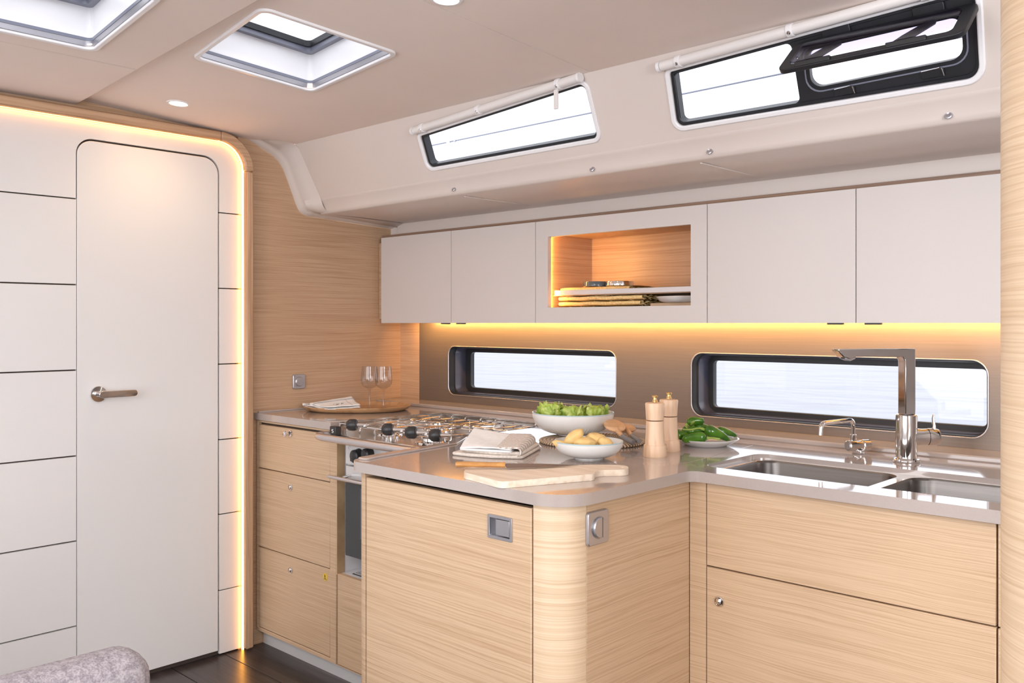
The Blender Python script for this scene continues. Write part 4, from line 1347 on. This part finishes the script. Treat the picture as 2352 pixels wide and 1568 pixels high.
# mills
def mill(lab, c, z=W, mark=False):
    t = thing('pepper_mill', lab, 'mill', (c[0], c[1], z), 'beech pepper and salt mills')
    obj(MB().lathe([(0, 0), (.0300, 0), (.0310, .002), (.0300, .020), (.0290, .030), (.0265, .0305), (.0255, .034), (.0235, .060), (.0225, .092), (0, .093)], (c[0], c[1], z), 40), 'lower_body', M['mill'], t, angle=40)
    obj(MB().lathe([(0, .0945), (.0225, .0945), (.0228, .098), (.0240, .118), (.0252, .136), (.0235, .1385), (0, .1405)], (c[0], c[1], z), 40), 'head', M['mill'], t, angle=40)
    obj(MB().lathe([(.0045, .140), (.0075, .1405), (.0060, .146), (.0048, .149), (.0050, .152), (.0082, .153), (.0084, .156), (.0070, .1575), (0, .158)], (c[0], c[1], z), 24), 'brass_knob', M['brass'], t)
    if mark:
        d = Vector((.22, -.975, 0)).normalized(); s_ = Vector((-d.y, d.x, 0)) * 1
        O = Vector((c[0], c[1], z)) + d * .0305
        def pl(pts): 
            o = obj(MB().plate(pts, [], O, s_, (0, 0, 1), .0006), 'printed_emblem', M['ink'], t)
        pl([(-.0045, .011), (-.0045, .0195), (-.0038, .0195), (-.0038, .0117), (.0038, .0117), (.0038, .0195), (.0045, .0195), (.0045, .011)])
        pl([(-.0045, .0202), (0, .0215), (.0045, .0202), (.0045, .0208), (0, .0222), (-.0045, .0208)])
        pl([(-.0012, .0128), (.0012, .0128), (.0020, .0185), (0, .0200), (-.0020, .0185)])
        for k in range(7):
            pl([(-.0068 + k * .002, .0078), (-.0056 + k * .002, .0078), (-.0056 + k * .002, .0094), (-.0068 + k * .002, .0094)])
mill('nearer beech mill with brass knob standing between bowl and peppers', (-1.330, 1.945))
mill('farther beech mill with a small black emblem near its foot', (-1.360, 2.055), mark=True)

# plate of green peppers
pc = (-1.345, 2.219)
obj(MB().lathe([(0, .002), (.050, .002), (.052, 0), (.056, 0), (.062, .004), (.080, .012), (.0915, .0195), (.0925, .0212), (.0905, .0215), (.078, .0155), (.060, .008), (.045, .0055), (0, .005)], (pc[0], pc[1], W), 64),
    'plate', M['ceramic'], label='white plate of small green peppers behind the mills', cat='plate', angle=50)


def pepper(lab, a, b, r, stem=None, bend=.004, tip=.35):
    a, b = Vector(a), Vector(b)
    t = thing('green_pepper', lab, 'pepper', tuple((a + b) / 2 - Vector((0, 0, r))), 'small green peppers on the plate')
    L = (b - a).length; d = (b - a).normalized()
    pts, rs = [], []
    for i in range(13):
        f = i / 12
        pts.append(a + d * L * f + Vector((0, 0, bend * math.sin(f * PI))))
        prf = math.sin(min(1, (f + .02) * 4.5) * PI / 2) ** .6 * (1 - (1 - tip) * max(0, f - .3) / .7) * (1 if f < .93 else math.cos((f - .93) / .07 * 1.2))
        rs.append(max(.0012, r * prf))
    mb = MB().tube(pts, rs, 20)
    # three soft lobes
    n = 20
    for i in range(13):
        c = pts[i]
        for k in range(n):
            v = mb.v[i * n + k]
            mb.v[i * n + k] = c + (v - c) * (1 + .07 * math.cos(3 * 2 * PI * k / n + i * .12) + .05 * noise.noise(v * 60))
    obj(mb, 'body', M['pepper'], t, angle=180)
    if stem:
        st_ = fillet([a + d * r * .25] + [Vector(p) for p in stem], .01, 4)
        nn = len(st_)
        obj(MB().tube(st_, [.0042 if i < 2 else .0021 + .0008 * (i / nn) for i in range(nn)], 9), 'stem', M['stem'], t, angle=180)


pepper('dark green pepper at the left of the plate beside the mills', (-1.392, 2.128, .926), (-1.362, 2.168, .921), .0165, [(-1.391, 2.127, .945), (-1.396, 2.121, .965)])
pepper('long dark green pepper lying along the front edge of the plate', (-1.310, 2.166, .9225), (-1.362, 2.122, .9185), .0155, [(-1.298, 2.170, .925), (-1.27, 2.168, .9235)], tip=.6)
pepper('large glossy green pepper with yellow shoulder pointing down right', (-1.3262, 2.180, .9440), (-1.272, 2.226, .9150), .0165, [(-1.335, 2.165, .950), (-1.352, 2.155, .943), (-1.372, 2.141, .944)])
pepper('small green pepper at the far right edge of the plate', (-1.336, 2.262, .9330), (-1.292, 2.299, .9180), .0125)
pepper('topmost curled green pepper on the pile', (-1.386, 2.186, .9560), (-1.350, 2.218, .9600), .0125, [(-1.388, 2.178, .947), (-1.368, 2.178, .944)], bend=.006, tip=.75)
pepper('green pepper in the middle of the pile below the topmost', (-1.375, 2.205, .9440), (-1.333, 2.248, .9360), .0125, [(-1.378, 2.19, .952), (-1.350, 2.165, .966)])
pepper('pale green pepper buried at the centre of the pile', (-1.375, 2.165, .9340), (-1.338, 2.200, .9330), .0140, tip=.7)
pepper('green pepper at the back left of the pile', (-1.404, 2.19, .9330), (-1.372, 2.24, .9230), .0140)

# cutting board and knife
ztop = W + .0145
bpoly = [(-1.484, 1.415), (-1.456, 1.378), (-1.303, 1.350), (-1.215, 1.548), (-1.247, 1.592), (-1.232, 1.622), (-1.203, 1.642), (-1.226, 1.688), (-1.275, 1.722), (-1.33, 1.655), (-1.395, 1.560)]
bpoly = [(-1.4840, 1.420), (-1.4480, 1.372), (-1.3000, 1.342), (-1.2200, 1.552), (-1.2520, 1.596), (-1.1980, 1.650), (-1.2420, 1.705), (-1.3060, 1.650), (-1.3960, 1.528)]
bp = rp(bpoly, [.025, .04, .02, .018, .03, .028, .028, .06, .03], 7)
hole = [(-1.229 + .005 * math.cos(a), 1.668 + .005 * math.sin(a)) for a in [i * PI / 6 for i in range(12)]]
obj(MB().plate(bp, [hole], (0, 0, W + .0003), (1, 0, 0), (0, 1, 0), .0142), 'cutting_board', M['board'], bevel=.003, seg=3, label='pale beech cutting board with a notched handle lying under the knife', cat='board')
kn = thing('kitchen_knife', 'kitchen knife with olive wood handle lying on the cutting board', 'knife', (-1.403, 1.464, ztop))
ka, kb_, kt = Vector((-1.490, 1.388, ztop + .011)), Vector((-1.408, 1.466, ztop + .0095)), Vector((-1.312, 1.612, ztop + .0025))
dk = (kb_ - ka).normalized()
mb = MB().tube([ka, ka + dk * .004, ka.lerp(kb_, .35), ka.lerp(kb_, .7), kb_ - dk * .003, kb_], [.0085, .0105, .0100, .0095, .0102, .0095], 16, flat=.62)
obj(mb, 'handle', M['handle'], kn, angle=60, bevel=.001)
db = (kt - kb_); dbn = db.normalized(); wv = Vector((dbn.y, -dbn.x, 0)).normalized()
bl_ = [kb_ - wv * .008, kb_ + wv * .016 + Vector((0, 0, -.006)), kb_.lerp(kt, .6) + wv * .014 + Vector((0, 0, -.003)), kt + wv * .001, kb_.lerp(kt, .5) - wv * .006, ]
vs = bl_ + [p + Vector((0, 0, .0022)) if i in (0, 4) else p + Vector((0, 0, .0004)) for i, p in enumerate(bl_)]
fs = [tuple(range(5)), tuple(range(9, 4, -1))] + [(i, (i + 1) % 5, 5 + (i + 1) % 5, 5 + i) for i in range(5)]
obj(MB().add(vs, fs), 'blade', M['steel'], kn)

# tea towel: knitted layers with a white cloth on top
tw = thing('folded_tea_towel', 'folded white tea towel with striped knitted end beside the knife', 'towel', (-1.66, 1.68, W))
P_ = [(-1.725, 1.592), (-1.668, 1.600), (-1.605, 1.622), (-1.540, 1.668), (-1.628, 1.835), (-1.70, 1.90), (-1.80, 1.80)]
def slab_noise(poly, z0, th, name, mat, rad=.012, inset=.0):
    return obj(MB().plate(rp(grow(poly, -inset), rad, 5), [], (0, 0, z0), (1, 0, 0), (0, 1, 0), th), name, mat, tw, bevel=th * .48, seg=3)
slab_noise(P_, W + .0005, .0085, 'knitted_layer', M['knit_plain'])
slab_noise([(-1.700, 1.612), (-1.605, 1.628), (-1.545, 1.672), (-1.630, 1.830), (-1.70, 1.88), (-1.78, 1.78)], W + .009, .009, 'knitted_layer', M['knit_plain'])
A_, B_, C_, D_ = Vector((-1.690, 1.590, W + .0215)), Vector((-1.558, 1.642, W + .024)), Vector((-1.660, 1.800, W + .036)), Vector((-1.818, 1.765, W + .049))
def cloth(u, v):
    p = A_.lerp(B_, u).lerp(D_.lerp(C_, u), v)
    p = p + Vector((0, 0, .004 * math.sin(v * 5 + u * 3) * (1 - v) + .0015 * noise.noise(Vector((u * 5, v * 5, 2)))))
    return p
obj(MB().grid(cloth, 24, 24), 'white_cloth', M['linen'], tw, angle=180, solid=.0025, recalc=False)
def under(u, v):
    p = A_.lerp(B_, u).lerp(D_.lerp(C_, u), v * .96 + .01)
    p.z = W + .019 + (p.z - W - .021) * .55 * v
    return p
obj(MB().grid(under, 12, 12), 'white_cloth_fold', M['linen'], tw, angle=180, solid=.004, recalc=False)
def roll(u, v):
    a = B_.lerp(C_, v) + Vector((-.035, -.016, .002)); 
    out_ = Vector((.80, .60, 0)).normalized()
    ang = u * PI * 1.12
    rr_ = .0105 + .006 * v
    cc = a + out_ * .050 + Vector((0, 0, -rr_))
    if u < .25:
        return a.lerp(cc + Vector((0, 0, rr_)), u / .25) + Vector((0, 0, .0025))
    th_ = (u - .25) / .75 * PI * 1.05
    return cc + out_ * math.sin(th_) * rr_ * 1.1 + Vector((0, 0, math.cos(th_) * rr_ + .0025)) + Vector((0, 0, .001 * noise.noise(Vector((u * 9, v * 12, 1)))))
obj(MB().grid(roll, 28, 24), 'striped_knitted_end', M['knit'], tw, angle=180, solid=.004, recalc=False)

# ---- tray with napkins and glasses
tc_ = Vector((-2.893, 2.165, W))
ty_ = thing('serving_tray', 'oval moulded wood tray on the worktop left of the stove', 'tray', tuple(tc_))
mb = MB()
RA, RB = .212, .160
def ell(k, z):
    return [tc_ + RT * (RA * k * math.copysign(abs(math.cos(a)) ** .85, math.cos(a))) + FW * (RB * k * math.copysign(abs(math.sin(a)) ** .85, math.sin(a))) + Vector((0, 0, z)) for a in [i * 2 * PI / 64 for i in range(64)]]
levels = [(.80, .0005), (.86, .001), (.93, .006), (.985, .015), (1.0, .0195), (.99, .021), (.97, .019), (.92, .010), (.86, .0065), (.80, .006)]
vs = [p for k, z in levels for p in ell(k, z)]
fs = [(j * 64 + i, j * 64 + (i + 1) % 64, (j + 1) * 64 + (i + 1) % 64, (j + 1) * 64 + i) for j in range(len(levels) - 1) for i in range(64)]
fs += [tuple(range(64)), tuple(9 * 64 + i for i in range(64))]
obj(mb.add(vs, fs), 'dish', M['tray'], ty_, angle=60)


def napkin(lab, pts, zs, th, print_=False, seed=0):
    """folded square of linen: rounded fold at the long side, drooping corners"""
    c = sum((Vector((p[0], p[1], 0)) for p in pts), Vector()) / 4
    t = thing('linen_napkin', lab, 'napkin', (c.x, c.y, W + .01), 'white linen napkins on the tray')
    q = [Vector((p[0], p[1], z)) for p, z in zip(pts, zs)]
    def f(u, v, dz):
        p = q[0].lerp(q[1], u).lerp(q[3].lerp(q[2], u), v)
        return p + Vector((0, 0, dz + .0022 * noise.noise(Vector((u * 3 + seed, v * 3, 1))) + .002 * math.sin(u * 6 + seed)))
    for i in range(2):
        obj(MB().grid(lambda u, v, i=i: f(u * (1 - .02 * i), v, i * th), 20, 20), 'cloth_layer', M['linen'], t, angle=180, solid=.0028, recalc=False)
    fold = [f(0, v / 11, th * .5) for v in range(12)]
    obj(MB().tube(fold, th * .62, 10), 'rolled_fold', M['linen'], t)
    top = lambda u, v: f(u * .98, v, th) + Vector((0, 0, .0019))
    for (u0, v0, u1, v1) in ((.16, .0, .20, 1), (.21, .0, .25, 1)):
        obj(MB().tube([top(u0 + (u1 - u0) * k / 10, v0 + (v1 - v0) * k / 10) for k in range(11)], .0005, 5), 'stitched_line', M['blue_ink'], t)
    if print_:
        obj(MB().tube([top(.2 + .78 * k / 10, .80 - .03 * k / 10) for k in range(11)], .0004, 5), 'stitched_line', M['blue_ink'], t)
        for k in range(9):
            a = Vector((.50 + .035 * (k % 5), .42 + .12 * (k // 5) + .03 * ((k * 7) % 3)))
            obj(MB().tube([top(a.x, a.y), top(a.x + .05, a.y + .05 * (1 if k % 2 else -1))], .0007, 5), 'embroidered_mark', M['blue_ink'], t)
    return t


napkin('lower linen napkin with its rolled fold at the tray left end', [(-3.045, 2.010), (-2.905, 1.995), (-2.845, 2.06), (-2.985, 2.105)], [W + .020, W + .011, W + .011, W + .016], .007, seed=3)
napkin('upper linen napkin with blue stitching and a small embroidered emblem', [(-2.985, 2.005), (-2.835, 1.985), (-2.795, 2.105), (-2.935, 2.165)], [W + .022, W + .018, W + .019, W + .042], .008, True, seed=8)


def wine_glass(lab, c):
    t = thing('wine_glass', lab, 'glass', (c[0], c[1], W + .0065), 'clear wine glasses on the tray')
    z = W + .0065
    pr = [(0, .0), (.030, .0), (.0315, .0008), (.030, .0016), (.012, .0030), (.0055, .008), (.0040, .018), (.0038, .060), (.0050, .073), (.012, .080), (.026, .088), (.0325, .099), (.0345, .112), (.0335, .135), (.0300, .168)]
    inn = [(.0290, .168), (.0325, .135), (.0335, .112), (.0315, .100), (.025, .0895), (.012, .083), (0, .081)]
    obj(MB().lathe(pr[:9] , (c[0], c[1], z), 32), 'stem', M['glass'], t, angle=60) if False else None
    obj(MB().lathe(pr + inn, (c[0], c[1], z), 40), 'glass_body', M['glass'], t, angle=60)
wine_glass('left wine glass standing on the wooden tray', (-2.855, 2.195))
wine_glass('right wine glass standing on the wooden tray', (-2.805, 2.225))

# ---- niche contents
def matpile(z, th, x0, x1, y0, y1, lab, seed, frill=True):
    t = thing('folded_placemat', lab, 'placemat', ((x0 + x1) / 2, (y0 + y1) / 2, z), 'jute placemats tinted as lit in the niche')
    def f(u, v):
        x = x0 + (x1 - x0) * u
        ring_ = v * 2 * PI
        yy = (y0 + y1) / 2 + (y1 - y0) / 2 * math.cos(ring_)
        hz_ = th / 2 * math.copysign(abs(math.sin(ring_)) ** .4, math.sin(ring_))
        wob = .18 * th * noise.noise(Vector((u * 6 + seed, 0, seed)))
        return Vector((x, yy + .002 * noise.noise(Vector((u * 20, seed, 0))), z + th / 2 + hz_ * .93 + wob * .5))
    obj(MB().grid(f, 40, 25), 'woven_body', M['burlap'], t, angle=180)
    random.seed(seed)
    mb = MB()
    for i in range(60):
        yy = random.uniform(y0 + .003, y1 - .05); zz = z + random.uniform(.2, .8) * th
        a = Vector((x1 - .004, yy, zz))
        mb.tube([a, a + Vector((random.uniform(.006, .014), random.uniform(-.004, .004), random.uniform(-.006, .004)))], .0006, 4)
    for i in range(24):
        xx = random.uniform(x0 + .01, x1 - .01); a = Vector((xx, y0 + .002, z + random.uniform(.3, .9) * th))
        mb.tube([a, a + Vector((random.uniform(-.012, .012), -.003, random.uniform(.001, .004))), a + Vector((random.uniform(-.018, .018), -.002, random.uniform(-.003, .003)))], .0005, 4)
    obj(mb, 'frayed_threads', M['burlap'], t, kind='stuff')
yb = YU + .052
zb = nz0 - .0148
matpile(zb, .0185, -2.108, -1.765, yb, yb + .16, 'bottom folded jute placemat under the niche shelf', 1)
matpile(zb + .0186, .0185, -2.108, -1.750, yb, yb + .165, 'middle folded jute placemat under the niche shelf', 4)
matpile(zb + .0372, .0190, -2.108, -1.742, yb, yb + .165, 'top folded jute placemat under the niche shelf', 6)
matpile(1.3420, .028, -2.100, -1.795, yb, yb + .155, 'jute placemat above the steel shelf rail under two round dishes', 9)
def dish(lab, c, r, h, mat):
    z = 1.3705
    obj(MB().lathe([(0, 0), (r * .95, 0), (r, .002), (r, h - .002), (r * .98, h), (r * .93, h), (r * .90, .004), (0, .004)], (c[0], c[1], z), 40), 'round_dish', mat, label=lab, cat='dish', group='round dishes in the niche', angle=40)
dish('dark smoked glass dish on the jute placemat in the niche', (-1.992, 2.545), .046, .018, M['smoke_glass'])
dish('shiny steel dish on the jute placemat in the niche', (-1.893, 2.552), .050, .0165, M['chrome'])
ns = thing('small_wood_board', 'small oak board on a dark foot at the right of the niche', 'board', (-1.61, 2.57, zb))
obj(B(-1.725, -1.515, 2.495, 2.645, zb + .013, zb + .026), 'board', M['oak'], ns, bevel=.002)
obj(B(-1.70, -1.655, 2.50, 2.53, zb + .0005, zb + .013), 'foot', M['black'], ns)
obj(B(-1.56, -1.53, 2.60, 2.63, zb + .0005, zb + .013), 'foot', M['black'], ns)
obj(MB().lathe([(0, 0), (.070, 0), (.086, .006), (.098, .019), (.097, .0205), (.084, .010), (.068, .0045), (0, .004)], (-1.625, 2.555, zb + .0265), 56), 'white_saucer', M['ceramic'], label='white shallow dish stacked on the small oak board in the niche', cat='dish', angle=40)

# ================================================================ outside
sea = obj(B(-60, 40, 3.6, 140, .50, .52), 'sea', M['sea'], kind='stuff', label='bright rippled sea beyond the low windows', cat='sea')
obj(B(-3.2, 1.8, 2.80, 2.95, .1, .98), 'hull_side', M['trim_white'], kind='structure') if False else None
for z_, lab in ((2.432, 'upper thin guard wire outside the high windows'),):
    obj(MB().tube([(-7, 4.0, z_), (2, 4.0, z_)], .0045, 6), 'guard_wire', M['grey_frame'], label=lab, cat='wire')
s_ = thing('guard_rail_stanchion', 'white stanchion post outside the left high window', 'post', (-4.36, 4.0, 1.4))
obj(MB().tube([(-4.36, 4.0, 1.5), (-4.36, 4.0, 2.47)], .016, 12), 'post', M['trim_white'], s_)
obj(MB().lathe([(0, -.006), (.010, -.006), (.010, .006), (0, .006)], (-4.30, 4.0, 2.432), 12), 'wire_fitting', M['satin'], s_)
